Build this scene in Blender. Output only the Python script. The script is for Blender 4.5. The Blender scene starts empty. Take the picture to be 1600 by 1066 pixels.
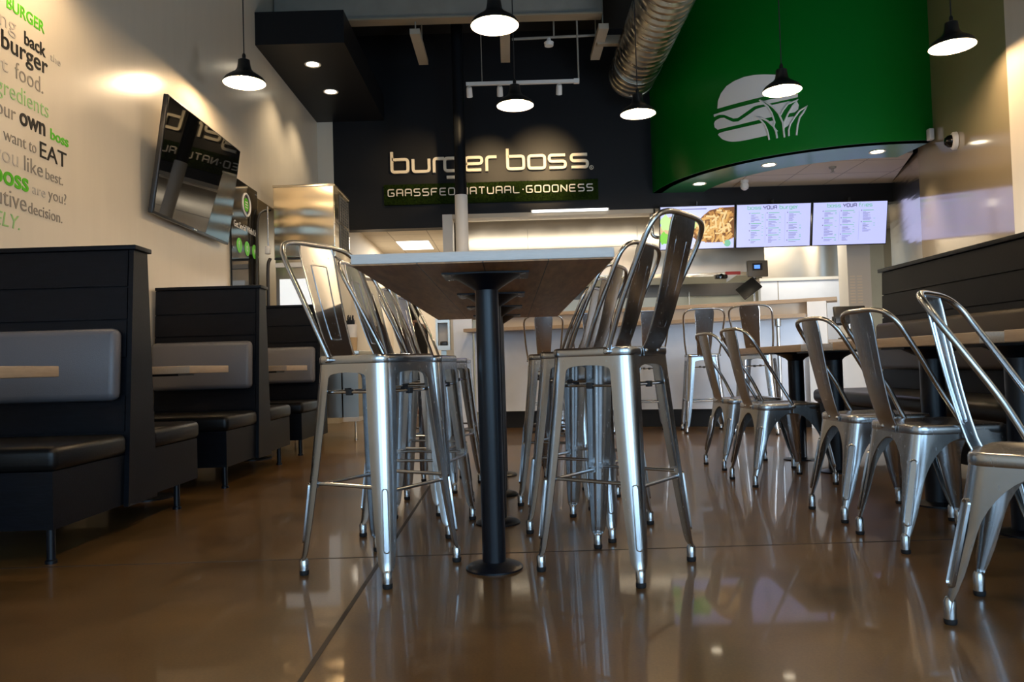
import bpy, bmesh, math, random
from mathutils import Vector, Matrix
random.seed(7)
S = bpy.context.scene
COL = S.collection
PI = math.pi
R = math.radians

# ------------------------------------------------------------------ camera
cam_d = bpy.data.cameras.new('camera')
cam = bpy.data.objects.new('camera', cam_d)
COL.objects.link(cam)
cam_d.sensor_width = 36.0
cam_d.sensor_fit = 'HORIZONTAL'
cam_d.lens = 36.0 * 1220.0 / 1600.0
cam_d.clip_start = 0.02
cam.matrix_world = (Matrix.Translation((0, 0, 0.71)) @ Matrix.Rotation(R(-0.18), 4, 'Z')
                    @ Matrix.Rotation(R(91.74), 4, 'X') @ Matrix.Rotation(R(-1.7), 4, 'Z'))
S.camera = cam

# ------------------------------------------------------------------ world, colour, exposure
S.view_settings.view_transform = 'Standard'
S.view_settings.look = 'None'
S.view_settings.gamma = 1.0
S.view_settings.use_curve_mapping = False
S.view_settings.exposure = 0.45
try:
    S.cycles.use_denoising = True
    S.cycles.max_bounces = 8
    S.cycles.sample_clamp_indirect = 6.0
except Exception:
    pass
W = bpy.data.worlds.new('daylight_sky')
S.world = W
W.use_nodes = True
W.node_tree.nodes['Background'].inputs[0].default_value = (0.55, 0.75, 1.0, 1)
W.node_tree.nodes['Background'].inputs[1].default_value = 1.0


def lamp(name, kind, loc, energy, color, rot=(0, 0, 0), **kw):
    d = bpy.data.lights.new(name, kind)
    d.energy = energy
    d.color = color
    for k, v in kw.items():
        setattr(d, k, v)
    o = bpy.data.objects.new(name, d)
    COL.objects.link(o)
    o.location = loc
    o.rotation_euler = rot
    return o


WARM = (1.0, 0.72, 0.42)
# daylight entering through the three storefront windows behind the camera
for wx, ww, wk in ((-1.45, 1.8, 13.0), (0.7, 1.9, 21.0), (2.8, 1.8, 26.0)):
    lamp('window_daylight', 'AREA', (wx, -2.47, 1.55), wk * ww, (0.42, 0.70, 1.0), (R(90), 0, 0),
         shape='RECTANGLE', size=ww, size_y=2.1)
# lamp added to brighten the white order counter, at an assumed side door
lamp('order_counter_fill', 'AREA', (3.80, 5.1, 0.95), 60.0, (0.78, 0.88, 1.0), (R(90), 0, R(32)), shape='RECTANGLE', size=0.85, size_y=1.7)
# unseen fill lamps added to brighten the kitchen and its hood
lamp('kitchen_fill', 'AREA', (1.2, 10.56, 2.66), 9.0, (1.0, 0.9, 0.74), (R(32), 0, 0), shape='RECTANGLE', size=3.6, size_y=0.08)
lamp('under_hood_fill', 'AREA', (1.5, 12.0, 1.88), 30.0, (1.0, 0.95, 0.80), (0, 0, 0), shape='RECTANGLE', size=3.8, size_y=0.3)  # fill added below the hood to lift the kitchen back wall
lamp('kitchen_fill', 'AREA', (4.4, 11.4, 2.74), 26.0, (1.0, 0.88, 0.70), (0, 0, 0), shape='RECTANGLE', size=1.2, size_y=0.6)

# ------------------------------------------------------------------ materials
MATS = {}


def mat(name, color=(0.5, 0.5, 0.5), rough=0.5, metal=0.0, emit=None, estr=1.0, spec=0.5, noise=0.0, nscale=20.0,
        stretch=(1, 1, 1), rnoise=0.0, bump=0.0, bscale=60.0, coat=0.0, coords='Object', bdist=0.01):
    if name in MATS:
        return MATS[name]
    m = bpy.data.materials.new(name)
    m.use_nodes = True
    nt = m.node_tree
    b = nt.nodes['Principled BSDF']
    b.inputs['Base Color'].default_value = (*color, 1)
    b.inputs['Roughness'].default_value = rough
    b.inputs['Metallic'].default_value = metal
    b.inputs['Specular IOR Level'].default_value = spec
    b.inputs['Coat Weight'].default_value = coat
    if emit:
        b.inputs['Emission Color'].default_value = (*emit, 1)
        b.inputs['Emission Strength'].default_value = estr
    tc = nt.nodes.new('ShaderNodeTexCoord')
    mp = nt.nodes.new('ShaderNodeMapping')
    mp.inputs['Scale'].default_value = stretch
    nt.links.new(tc.outputs[coords], mp.inputs['Vector'])
    if noise or rnoise:
        n = nt.nodes.new('ShaderNodeTexNoise')
        n.inputs['Scale'].default_value = nscale
        n.inputs['Detail'].default_value = 5
        nt.links.new(mp.outputs[0], n.inputs['Vector'])
        if noise:
            r = nt.nodes.new('ShaderNodeMapRange')
            r.inputs['From Min'].default_value = 0.25
            r.inputs['From Max'].default_value = 0.75
            r.inputs['To Min'].default_value = 1 - noise
            r.inputs['To Max'].default_value = 1 + noise
            nt.links.new(n.outputs['Fac'], r.inputs['Value'])
            mx = nt.nodes.new('ShaderNodeVectorMath')
            mx.operation = 'SCALE'
            mx.inputs[0].default_value = color
            nt.links.new(r.outputs[0], mx.inputs['Scale'])
            nt.links.new(mx.outputs[0], b.inputs['Base Color'])
        if rnoise:
            r2 = nt.nodes.new('ShaderNodeMapRange')
            r2.inputs['From Min'].default_value = 0.25
            r2.inputs['From Max'].default_value = 0.75
            r2.inputs['To Min'].default_value = max(0.02, rough - rnoise)
            r2.inputs['To Max'].default_value = rough + rnoise
            nt.links.new(n.outputs['Fac'], r2.inputs['Value'])
            nt.links.new(r2.outputs[0], b.inputs['Roughness'])
    if bump:
        n2 = nt.nodes.new('ShaderNodeTexNoise')
        n2.inputs['Scale'].default_value = bscale
        n2.inputs['Detail'].default_value = 4
        nt.links.new(mp.outputs[0], n2.inputs['Vector'])
        bp = nt.nodes.new('ShaderNodeBump')
        bp.inputs['Strength'].default_value = bump
        bp.inputs['Distance'].default_value = bdist
        nt.links.new(n2.outputs['Fac'], bp.inputs['Height'])
        nt.links.new(bp.outputs[0], b.inputs['Normal'])
    MATS[name] = m
    return m


M_STEEL = mat('stool_steel', (0.55, 0.56, 0.57), 0.25, 1.0, noise=0.03, nscale=26, stretch=(5, 5, 1), rnoise=0.03)
M_TUBE = mat('tube_steel', (0.58, 0.59, 0.60), 0.24, 1.0, noise=0.06, nscale=30)
M_BLACKRUB = mat('black_rubber', (0.012, 0.012, 0.013), 0.6)
M_BLACKMET = mat('black_powder_coat', (0.002, 0.004, 0.008), 0.33, spec=0.4, bump=0.05, bscale=300)
M_BOOTHWOOD = mat('ebony_laminate', (0.003, 0.004, 0.0068), 0.40, spec=0.16, noise=0.4, nscale=7, stretch=(2, 14, 14), bump=0.06, bscale=12)
M_VINYL = mat('black_vinyl', (0.005, 0.005, 0.005), 0.34, spec=0.25, bump=0.05, bscale=120)
M_BACKVINYL = mat('pewter_vinyl', (0.115, 0.115, 0.128), 0.38, bump=0.12, bscale=260)
M_BROWNVINYL = mat('bronze_vinyl', (0.030, 0.020, 0.012), 0.42, spec=0.3, bump=0.1, bscale=260)
M_TABLEEDGE = mat('pale_laminate', (0.62, 0.60, 0.57), 0.42, noise=0.06, nscale=25, stretch=(1, 8, 8))
M_TANEDGE = mat('oak_laminate', (0.37, 0.27, 0.175), 0.4, noise=0.12, nscale=14, stretch=(9, 1.2, 9))
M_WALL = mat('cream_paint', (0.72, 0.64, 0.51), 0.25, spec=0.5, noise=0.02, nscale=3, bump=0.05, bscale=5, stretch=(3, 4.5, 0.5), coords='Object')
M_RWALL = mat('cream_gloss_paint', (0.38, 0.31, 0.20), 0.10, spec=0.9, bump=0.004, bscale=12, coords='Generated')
M_DARKWALL = mat('charcoal_paint', (0.011, 0.011, 0.012), 0.45, spec=0.22, bump=0.03, bscale=60)
M_GREEN = mat('green_paint', (0.0, 0.140, 0.010), 0.30, spec=0.35, bump=0.015, bscale=60)
M_CEIL = mat('black_ceiling', (0.012, 0.012, 0.011), 0.9)
M_WHITE = mat('white_paint', (0.72, 0.70, 0.66), 0.45)
M_COOLWHITE = mat('white_panel', (0.74, 0.80, 0.90), 0.4, noise=0.03, nscale=8)
M_TILE = mat('acoustic_tile', (0.60, 0.55, 0.47), 0.9, noise=0.05, nscale=80)
M_INOX = mat('kitchen_steel', (0.62, 0.57, 0.49), 0.34, 1.0, noise=0.04, nscale=3, rnoise=0.06)
M_INOXG = mat('polished_kitchen_steel', (0.70, 0.62, 0.48), 0.22, 1.0, bump=0.6, bscale=1.7, stretch=(0.3, 0.3, 3.2), bdist=0.03)
M_INOXS = mat('sheet_steel', (0.66, 0.57, 0.42), 0.20, 1.0)
M_GREYMET = mat('ceiling_steel', (0.26, 0.24, 0.20), 0.6, noise=0.1, nscale=5)
M_DUCT = mat('galvanised_duct', (0.50, 0.48, 0.42), 0.30, 1.0, noise=0.22, nscale=2.2, stretch=(1, 6, 1), rnoise=0.08)
M_LAMPBLACK = mat('black_enamel', (0.014, 0.013, 0.012), 0.3)
M_LAMPWHITE = mat('white_enamel', (0.85, 0.80, 0.70), 0.4)
M_BULB = mat('bulb_glow', (1, 0.9, 0.7), 0.5, emit=(1.0, 0.72, 0.43), estr=480)
M_DOWN = mat('downlight_glow', (1, 0.9, 0.7), 0.5, emit=(1.0, 0.86, 0.62), estr=9)
M_LED = mat('panel_glow', (1, 1, 1), 0.5, emit=(1.0, 0.98, 0.92), estr=2.6)
M_SIGN = mat('brushed_sign_metal', (0.86, 0.77, 0.60), 0.5, 0.0)
M_TAG = mat('cream_sign_face', (0.85, 0.78, 0.68), 0.5)
M_GRASS = mat('artificial_grass', (0.015, 0.030, 0.002), 0.8, spec=0.1, noise=0.5, nscale=40)
M_TVGLASS = mat('screen_glass', (0.003, 0.003, 0.003), 0.02, spec=0.36)
M_BLACKPL = mat('black_plastic', (0.012, 0.012, 0.012), 0.3)
M_MARK_B = mat('black_vinyl_lettering', (0.012, 0.011, 0.010), 0.5, spec=0.1)
M_MARK_G = mat('green_vinyl_lettering', (0.10, 0.48, 0.02), 0.5, spec=0.1)
M_MARK_LG = mat('light_green_lettering', (0.34, 0.55, 0.22), 0.5, spec=0.1)
M_MARK_GR = mat('grey_lettering', (0.27, 0.235, 0.19), 0.5, spec=0.1)
M_MARK_LGR = mat('pale_grey_lettering', (0.50, 0.44, 0.36), 0.5)
M_LOGO = mat('logo_grey', (0.78, 0.76, 0.72), 0.5)


# floor: polished stained concrete with saw-cut joints
def floor_material():
    m = bpy.data.materials.new('polished_concrete')
    m.use_nodes = True
    nt = m.node_tree
    b = nt.nodes['Principled BSDF']
    tc = nt.nodes.new('ShaderNodeTexCoord')
    n1 = nt.nodes.new('ShaderNodeTexNoise')
    n1.inputs['Scale'].default_value = 1.6
    n1.inputs['Detail'].default_value = 6
    n1.inputs['Roughness'].default_value = 0.6
    nt.links.new(tc.outputs['Object'], n1.inputs['Vector'])
    n2 = nt.nodes.new('ShaderNodeTexNoise')
    n2.inputs['Scale'].default_value = 140
    n2.inputs['Detail'].default_value = 3
    nt.links.new(tc.outputs['Object'], n2.inputs['Vector'])
    mx = nt.nodes.new('ShaderNodeMix')
    mx.data_type = 'FLOAT'
    mx.inputs[0].default_value = 0.28
    nt.links.new(n1.outputs['Fac'], mx.inputs[2])
    nt.links.new(n2.outputs['Fac'], mx.inputs[3])
    cr = nt.nodes.new('ShaderNodeValToRGB')
    cr.color_ramp.elements[0].position = 0.30
    cr.color_ramp.elements[0].color = (0.060, 0.030, 0.009, 1)
    cr.color_ramp.elements[1].position = 0.72
    cr.color_ramp.elements[1].color = (0.185, 0.104, 0.036, 1)
    nt.links.new(mx.outputs[0], cr.inputs[0])
    nt.links.new(cr.outputs[0], b.inputs['Base Color'])
    r = nt.nodes.new('ShaderNodeMapRange')
    r.inputs['From Min'].default_value = 0.3
    r.inputs['From Max'].default_value = 0.7
    r.inputs['To Min'].default_value = 0.28
    r.inputs['To Max'].default_value = 0.33
    nt.links.new(n1.outputs['Fac'], r.inputs['Value'])
    nt.links.new(r.outputs[0], b.inputs['Roughness'])
    b.inputs['Specular IOR Level'].default_value = 0.22
    b.inputs['Coat Weight'].default_value = 0.34
    b.inputs['Coat Roughness'].default_value = 0.045
    return m


def plank_material(name, c0, c1, period, axis, rough=0.5):
    """boards running along Y, dark joints across `axis`"""
    m = bpy.data.materials.new(name)
    m.use_nodes = True
    nt = m.node_tree
    b = nt.nodes['Principled BSDF']
    b.inputs['Roughness'].default_value = rough
    tc = nt.nodes.new('ShaderNodeTexCoord')
    sp = nt.nodes.new('ShaderNodeSeparateXYZ')
    nt.links.new(tc.outputs['Object'], sp.inputs[0])
    md = nt.nodes.new('ShaderNodeMath')
    md.operation = 'PINGPONG'
    md.inputs[1].default_value = period / 2
    nt.links.new(sp.outputs[axis], md.inputs[0])
    lt = nt.nodes.new('ShaderNodeMath')
    lt.operation = 'LESS_THAN'
    lt.inputs[1].default_value = 0.0018
    nt.links.new(md.outputs[0], lt.inputs[0])
    mp = nt.nodes.new('ShaderNodeMapping')
    mp.inputs['Scale'].default_value = (9, 1.0, 9)
    nt.links.new(tc.outputs['Object'], mp.inputs[0])
    n = nt.nodes.new('ShaderNodeTexNoise')
    n.inputs['Scale'].default_value = 5
    n.inputs['Detail'].default_value = 6
    nt.links.new(mp.outputs[0], n.inputs['Vector'])
    cr = nt.nodes.new('ShaderNodeValToRGB')
    cr.color_ramp.elements[0].position = 0.3
    cr.color_ramp.elements[0].color = (*c0, 1)
    cr.color_ramp.elements[1].position = 0.7
    cr.color_ramp.elements[1].color = (*c1, 1)
    nt.links.new(n.outputs['Fac'], cr.inputs[0])
    mx = nt.nodes.new('ShaderNodeMix')
    mx.data_type = 'RGBA'
    nt.links.new(lt.outputs[0], mx.inputs[0])
    nt.links.new(cr.outputs[0], mx.inputs[6])
    mx.inputs[7].default_value = (0.02, 0.01, 0.004, 1)
    nt.links.new(mx.outputs[2], b.inputs['Base Color'])
    return m


def grid_tile_material(name, color, sx, sy):
    m = bpy.data.materials.new(name)
    m.use_nodes = True
    nt = m.node_tree
    b = nt.nodes['Principled BSDF']
    b.inputs['Roughness'].default_value = 0.85
    tc = nt.nodes.new('ShaderNodeTexCoord')
    sp = nt.nodes.new('ShaderNodeSeparateXYZ')
    nt.links.new(tc.outputs['Object'], sp.inputs[0])
    outs = []
    for ax, per in ((0, sx), (1, sy)):
        md = nt.nodes.new('ShaderNodeMath')
        md.operation = 'PINGPONG'
        md.inputs[1].default_value = per / 2
        nt.links.new(sp.outputs[ax], md.inputs[0])
        lt = nt.nodes.new('ShaderNodeMath')
        lt.operation = 'LESS_THAN'
        lt.inputs[1].default_value = 0.008
        nt.links.new(md.outputs[0], lt.inputs[0])
        outs.append(lt)
    mxm = nt.nodes.new('ShaderNodeMath')
    mxm.operation = 'MAXIMUM'
    nt.links.new(outs[0].outputs[0], mxm.inputs[0])
    nt.links.new(outs[1].outputs[0], mxm.inputs[1])
    mx = nt.nodes.new('ShaderNodeMix')
    mx.data_type = 'RGBA'
    nt.links.new(mxm.outputs[0], mx.inputs[0])
    mx.inputs[6].default_value = (*color, 1)
    mx.inputs[7].default_value = (*[c * 0.55 for c in color], 1)
    nt.links.new(mx.outputs[2], b.inputs['Base Color'])
    return m


M_FLOOR = floor_material()
M_UNDER = plank_material('walnut_boards', (0.22, 0.105, 0.036), (0.40, 0.21, 0.080), 0.205, 0)
M_TILECEIL = grid_tile_material('tile_ceiling_grid', (0.60, 0.54, 0.45), 0.61, 0.61)


# ------------------------------------------------------------------ mesh helpers
class MB:
    def __init__(self):
        self.v, self.f, self.mi = [], [], []

    def add(self, verts, faces, mi=0):
        o = len(self.v)
        self.v += [tuple(p) for p in verts]
        self.f += [tuple(i + o for i in f) for f in faces]
        self.mi += [mi] * len(faces)
        return self

    def box(self, c, s, mi=0, M=None, bevel=0.0):
        x, y, z = s[0] / 2, s[1] / 2, s[2] / 2
        if bevel > 0:
            bm = bmesh.new()
            bmesh.ops.create_cube(bm, size=1)
            for v in bm.verts:
                v.co = Vector((v.co.x * s[0], v.co.y * s[1], v.co.z * s[2]))
            bmesh.ops.bevel(bm, geom=bm.edges[:], offset=min(bevel, min(s) * 0.49), segments=3, affect='EDGES', profile=0.5)
            bm.verts.index_update()
            vs = [v.co.copy() for v in bm.verts]
            fs = [[v.index for v in f.verts] for f in bm.faces]
            bm.free()
        else:
            vs = [Vector((a * x, b * y, d * z)) for a in (-1, 1) for b in (-1, 1) for d in (-1, 1)]
            fs = [(0, 1, 3, 2), (4, 6, 7, 5), (0, 4, 5, 1), (2, 3, 7, 6), (0, 2, 6, 4), (1, 5, 7, 3)]
        if M is not None:
            vs = [M @ v for v in vs]
        cc = Vector(c)
        return self.add([v + cc for v in vs], fs, mi)

    def bar(self, a, b, mi=0, bevel=0.0):
        """axis-aligned box between two corners"""
        lo = [min(a[i], b[i]) for i in range(3)]
        hi = [max(a[i], b[i]) for i in range(3)]
        return self.box([(lo[i] + hi[i]) / 2 for i in range(3)], [hi[i] - lo[i] for i in range(3)], mi, None, bevel)

    def tube(self, pts, r, n=10, closed=False, mi=0, caps=True):
        pts = [Vector(p) for p in pts]
        N = len(pts)
        rr = r if isinstance(r, (list, tuple)) else [r] * N
        rings = []
        up = None
        for i, p in enumerate(pts):
            if closed:
                t = pts[(i + 1) % N] - pts[i - 1]
            else:
                t = pts[min(i + 1, N - 1)] - pts[max(i - 1, 0)]
            t.normalize()
            if up is None:
                up = Vector((0, 0, 1)) if abs(t.z) < 0.9 else Vector((1, 0, 0))
            a = (up - t * up.dot(t))
            if a.length < 1e-5:
                a = t.orthogonal()
            a.normalize()
            up = a
            b = t.cross(a)
            rings.append([p + (a * math.cos(2 * PI * k / n) + b * math.sin(2 * PI * k / n)) * rr[i] for k in range(n)])
        vs = [v for ring in rings for v in ring]
        fs = []
        for i in range(N if closed else N - 1):
            j = (i + 1) % N
            for k in range(n):
                fs.append((i * n + k, i * n + (k + 1) % n, j * n + (k + 1) % n, j * n + k))
        if not closed and caps:
            fs.append(tuple(range(n - 1, -1, -1)))
            fs.append(tuple((N - 1) * n + k for k in range(n)))
        return self.add(vs, fs, mi)

    def lathe(self, prof, c=(0, 0, 0), n=32, mi=0, M=None, cap0=True):
        vs, fs = [], []
        for r, z in prof:
            for k in range(n):
                a = 2 * PI * k / n
                v = Vector((r * math.cos(a), r * math.sin(a), z))
                if M is not None:
                    v = M @ v
                vs.append(v + Vector(c))
        for i in range(len(prof) - 1):
            for k in range(n):
                fs.append((i * n + k, i * n + (k + 1) % n, (i + 1) * n + (k + 1) % n, (i + 1) * n + k))
        if cap0 and prof[0][0] > 1e-6:
            fs.append(tuple(range(n - 1, -1, -1)))
        if prof[-1][0] > 1e-6:
            fs.append(tuple((len(prof) - 1) * n + k for k in range(n)))
        return self.add(vs, fs, mi)

    def prism(self, poly, d0, d1, plane='XY', mi=0):
        """extrude a 2D polygon; plane names the polygon axes, the third axis runs d0..d1"""
        def P(u, v, w):
            return {'XY': (u, v, w), 'XZ': (u, w, v), 'YZ': (w, u, v)}[plane]
        n = len(poly)
        vs = [P(u, v, d0) for u, v in poly] + [P(u, v, d1) for u, v in poly]
        fs = [tuple(range(n)), tuple(range(2 * n - 1, n - 1, -1))]
        fs += [(i, (i + 1) % n, n + (i + 1) % n, n + i) for i in range(n)]
        return self.add(vs, fs, mi)

    def shell(self, grid, th, mi=0):
        """closed thin sheet from a grid of points; `th` along the grid normal"""
        nr, nc = len(grid), len(grid[0])
        g = [[Vector(p) for p in row] for row in grid]
        inn = []
        for i in range(nr):
            row = []
            for j in range(nc):
                du = g[i][min(j + 1, nc - 1)] - g[i][max(j - 1, 0)]
                dv = g[min(i + 1, nr - 1)][j] - g[max(i - 1, 0)][j]
                nn = du.cross(dv)
                if nn.length < 1e-9:
                    nn = Vector((0, 0, 1))
                nn.normalize()
                row.append(g[i][j] + nn * th)
            inn.append(row)
        vs = [p for row in g for p in row] + [p for row in inn for p in row]
        o = nr * nc
        fs = []
        for i in range(nr - 1):
            for j in range(nc - 1):
                a, b, c, d = i * nc + j, i * nc + j + 1, (i + 1) * nc + j + 1, (i + 1) * nc + j
                fs.append((a, b, c, d))
                fs.append((o + d, o + c, o + b, o + a))
        for i in range(nr - 1):
            a, d = i * nc, (i + 1) * nc
            fs.append((a, d, o + d, o + a))
            a, d = i * nc + nc - 1, (i + 1) * nc + nc - 1
            fs.append((d, a, o + a, o + d))
        for j in range(nc - 1):
            fs.append((j + 1, j, o + j, o + j + 1))
            a = (nr - 1) * nc + j
            fs.append((a, a + 1, o + a + 1, o + a))
        return self.add(vs, fs, mi)

    def build(self, name, m, parent=None, smooth=35, loc=None):
        me = bpy.data.meshes.new(name)
        me.from_pydata(self.v, [], self.f)
        ms = m if isinstance(m, (list, tuple)) else [m]
        for q in ms:
            me.materials.append(q)
        if len(ms) > 1:
            me.polygons.foreach_set('material_index', self.mi)
        bm = bmesh.new()
        bm.from_mesh(me)
        bmesh.ops.recalc_face_normals(bm, faces=bm.faces[:])
        bm.to_mesh(me)
        bm.free()
        if smooth:
            me.polygons.foreach_set('use_smooth', [True] * len(me.polygons))
            me.set_sharp_from_angle(angle=R(smooth))
        me.update()
        o = bpy.data.objects.new(name, me)
        COL.objects.link(o)
        if parent is not None:
            o.parent = parent
        if loc is not None:
            o.location = loc
        return o


def tag(o, label, cat, group=None, kind=None):
    o['label'] = label
    o['category'] = cat
    if group:
        o['group'] = group
    if kind:
        o['kind'] = kind
    return o


def thing(name, label, cat, loc=(0, 0, 0), rz=0.0, group=None):
    o = bpy.data.objects.new(name, None)
    o.empty_display_size = 0.1
    COL.objects.link(o)
    o.location = loc
    o.rotation_euler = (0, 0, rz)
    return tag(o, label, cat, group)


def struct(o):
    o['kind'] = 'structure'
    return o


def copy_tree(o, parent=None):
    kids = [k for k in bpy.data.objects if k.parent == o]
    c = o.copy()
    COL.objects.link(c)
    c.parent = parent
    for k in kids:
        copy_tree(k, c)
    return c


def smooth_path(pts, sub=6, closed=False):
    """Catmull-Rom through pts"""
    P = [Vector(p) for p in pts]
    n = len(P)
    out = []
    for i in range(n if closed else n - 1):
        p1, p2 = P[i], P[(i + 1) % n]
        p0 = P[i - 1] if (i > 0 or closed) else p1 * 2 - p2
        p3 = P[(i + 2) % n] if (i + 2 < n or closed) else p2 * 2 - p1
        for k in range(sub):
            t = k / sub
            out.append(0.5 * ((2 * p1) + (p2 - p0) * t + (2 * p0 - 5 * p1 + 4 * p2 - p3) * t * t + (3 * p1 - p0 - 3 * p2 + p3) * t ** 3))
    if not closed:
        out.append(P[-1])
    return out


def rounded_poly(pts, rad, closed=False, n=5):
    """2D polyline with filleted corners"""
    P = [Vector((p[0], p[1])) for p in pts]
    N = len(P)
    out = []
    for i in range(N):
        if not closed and i in (0, N - 1):
            out.append(P[i])
            continue
        a, b, c = P[i - 1], P[i], P[(i + 1) % N]
        u, v = (a - b), (c - b)
        lu, lv = u.length, v.length
        u.normalize()
        v.normalize()
        ca = max(-1, min(1, u.dot(v)))
        ang = math.acos(ca)
        if ang > R(175):
            out.append(b)
            continue
        d = min(rad / math.tan(ang / 2), lu * 0.49, lv * 0.49)
        p, q = b + u * d, b + v * d
        for k in range(n + 1):
            t = k / n
            out.append((1 - t) ** 2 * p * 1.0 + 2 * t * (1 - t) * (b * 0.97 + (p + q) * 0.015) + t * t * q)
    return out


def ribbon(mb, pts2, hw, depth, closed, M, mi=0):
    """flat band of half width hw along a 2D path, extruded by depth, mapped by M"""
    P = pts2
    N = len(P)
    L, Rr = [], []
    for i in range(N):
        if closed:
            t1, t2 = P[i] - P[i - 1], P[(i + 1) % N] - P[i]
        else:
            t1 = P[i] - P[i - 1] if i > 0 else P[1] - P[0]
            t2 = P[i + 1] - P[i] if i < N - 1 else t1
        if t1.length < 1e-7:
            t1 = t2
        if t2.length < 1e-7:
            t2 = t1
        t1 = t1.normalized()
        t2 = t2.normalized()
        t = (t1 + t2)
        if t.length < 1e-6:
            t = t1
        t.normalize()
        nn = Vector((-t.y, t.x))
        k = 1.0 / max(0.5, nn.dot(Vector((-t1.y, t1.x))))
        L.append(P[i] + nn * hw * k)
        Rr.append(P[i] - nn * hw * k)
    vs, fs = [], []
    for i in range(N):
        vs += [M @ Vector((L[i].x, L[i].y, 0)), M @ Vector((Rr[i].x, Rr[i].y, 0)),
               M @ Vector((L[i].x, L[i].y, depth)), M @ Vector((Rr[i].x, Rr[i].y, depth))]
    for i in range(N if closed else N - 1):
        a, b = i * 4, ((i + 1) % N) * 4
        fs += [(a, b, b + 1, a + 1), (a + 2, a + 3, b + 3, b + 2), (a, a + 2, b + 2, b), (a + 1, b + 1, b + 3, a + 3)]
    if not closed:
        fs += [(0, 1, 3, 2), ((N - 1) * 4, (N - 1) * 4 + 2, (N - 1) * 4 + 3, (N - 1) * 4 + 1)]
    mb.add(vs, fs, mi)


# squared techno letters on a unit box (centre lines); lower case x-height 1, width 1.15
GL = {
    'b': [([(0, 1.62), (0, 0), (1.2, 0), (1.2, 1), (0.02, 1)], False)],
    'u': [([(0, 1), (0, 0), (1.2, 0), (1.2, 1)], False)],
    'r': [([(0, -0.12), (0, 1), (0.75, 1)], False)],
    'g': [([(1.2, 0), (0, 0), (0, 1), (1.2, 1), (1.2, -0.52), (0.12, -0.52)], False)],
    'e': [([(1.15, 0), (0, 0), (0, 1), (1.2, 1), (1.2, 0.5), (0.02, 0.5)], False)],
    'o': [([(0, 0), (1.2, 0), (1.2, 1), (0, 1)], True)],
    's': [([(1.2, 1), (0, 1), (0, 0.5), (1.2, 0.5), (1.2, 0), (0, 0)], False)],
    'f': [([(0, -0.1), (0, 1.5), (0.7, 1.5)], False), ([(0, 0.95), (0.6, 0.95)], False)],
    'i': [([(0, -0.1), (0, 1)], False), ([(0, 1.3), (0, 1.5)], False)],
    'Y': [([(0, 1), (0, 0.55), (1, 0.55), (1, 1)], False), ([(0.5, 0.55), (0.5, 0)], False)],
    'G': [([(1, 1), (0, 1), (0, 0), (1, 0), (1, 0.5), (0.5, 0.5)], False)],
    'R': [([(0, 0), (0, 1), (1, 1), (1, 0)], False), ([(0.05, 0.45), (1, 0.45)], False)],
    'A': [([(0, 0), (0, 1), (1, 1), (1, 0)], False), ([(0, 0.45), (1, 0.45)], False)],
    'S': [([(1, 1), (0, 1), (0, 0.5), (1, 0.5), (1, 0), (0, 0)], False)],
    'F': [([(0, 0), (0, 1), (1, 1)], False), ([(0, 0.5), (0.85, 0.5)], False)],
    'E': [([(1, 1), (0, 1), (0, 0), (1, 0)], False), ([(0, 0.5), (0.9, 0.5)], False)],
    'D': [([(0, 0), (1, 0), (1, 1), (0, 1)], True)],
    'N': [([(0, 0), (0, 1), (1, 0), (1, 1)], False)],
    'T': [([(0, 1), (1, 1)], False), ([(0.5, 1), (0.5, 0)], False)],
    'U': [([(0, 1), (0, 0), (1, 0), (1, 1)], False)],
    'L': [([(0, 1), (0, 0), (1, 0)], False)],
    'O': [([(0, 0), (1, 0), (1, 1), (0, 1)], True)],
}


def glyph(ch, w, h, hw, depth, M, rad=None, mb=None):
    mb = mb or MB()
    if ch == '.':
        mb.add(*circle_disc(hw * 1.2, depth, M @ Matrix.Translation((0, h * 0.5, 0))))
        return mb
    for pts, closed in GL[ch]:
        P = [(p[0] * w, p[1] * h) for p in pts]
        rr = rad if rad is not None else hw * 2.0
        if ch == 'N':
            rr = hw * 0.5
        ribbon(mb, rounded_poly(P, rr, closed), hw, depth, closed, M)
    return mb


def circle_disc(r, depth, M, n=20):
    vs = [M @ Vector((r * math.cos(2 * PI * k / n), r * math.sin(2 * PI * k / n), z)) for z in (0, depth) for k in range(n)]
    fs = [tuple(range(n - 1, -1, -1)), tuple(range(n, 2 * n))]
    fs += [(k, (k + 1) % n, n + (k + 1) % n, n + k) for k in range(n)]
    return vs, fs


def text_mesh(name, body, size, m, parent, M, weight=0.0, align='LEFT', fit=None, depth=0.002, shear=0.0):
    """lettering from the built-in font; M places it, `fit` stretches it to a width"""
    cu = bpy.data.curves.new(name, 'FONT')
    cu.body = body
    cu.size = size
    cu.align_x = align
    cu.extrude = depth / 2
    cu.offset = weight * size
    cu.resolution_u = 4
    cu.shear = shear
    tmp = bpy.data.objects.new(name + '_curve', cu)
    COL.objects.link(tmp)
    dg = bpy.context.evaluated_depsgraph_get()
    dg.update()
    me = bpy.data.meshes.new_from_object(tmp.evaluated_get(dg))
    bpy.data.objects.remove(tmp)
    bpy.data.curves.remove(cu)
    xs = [v.co.x for v in me.vertices]
    if fit and xs:
        w = max(xs) - min(xs)
        k = fit / w if w > 0 else 1
        me.transform(Matrix.Diagonal((k, 1, 1, 1)))
    me.materials.clear()
    me.materials.append(m)
    me.name = name
    o = bpy.data.objects.new(name, me)
    COL.objects.link(o)
    if parent is not None:
        o.parent = parent
    o.matrix_local = M
    return o


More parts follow.
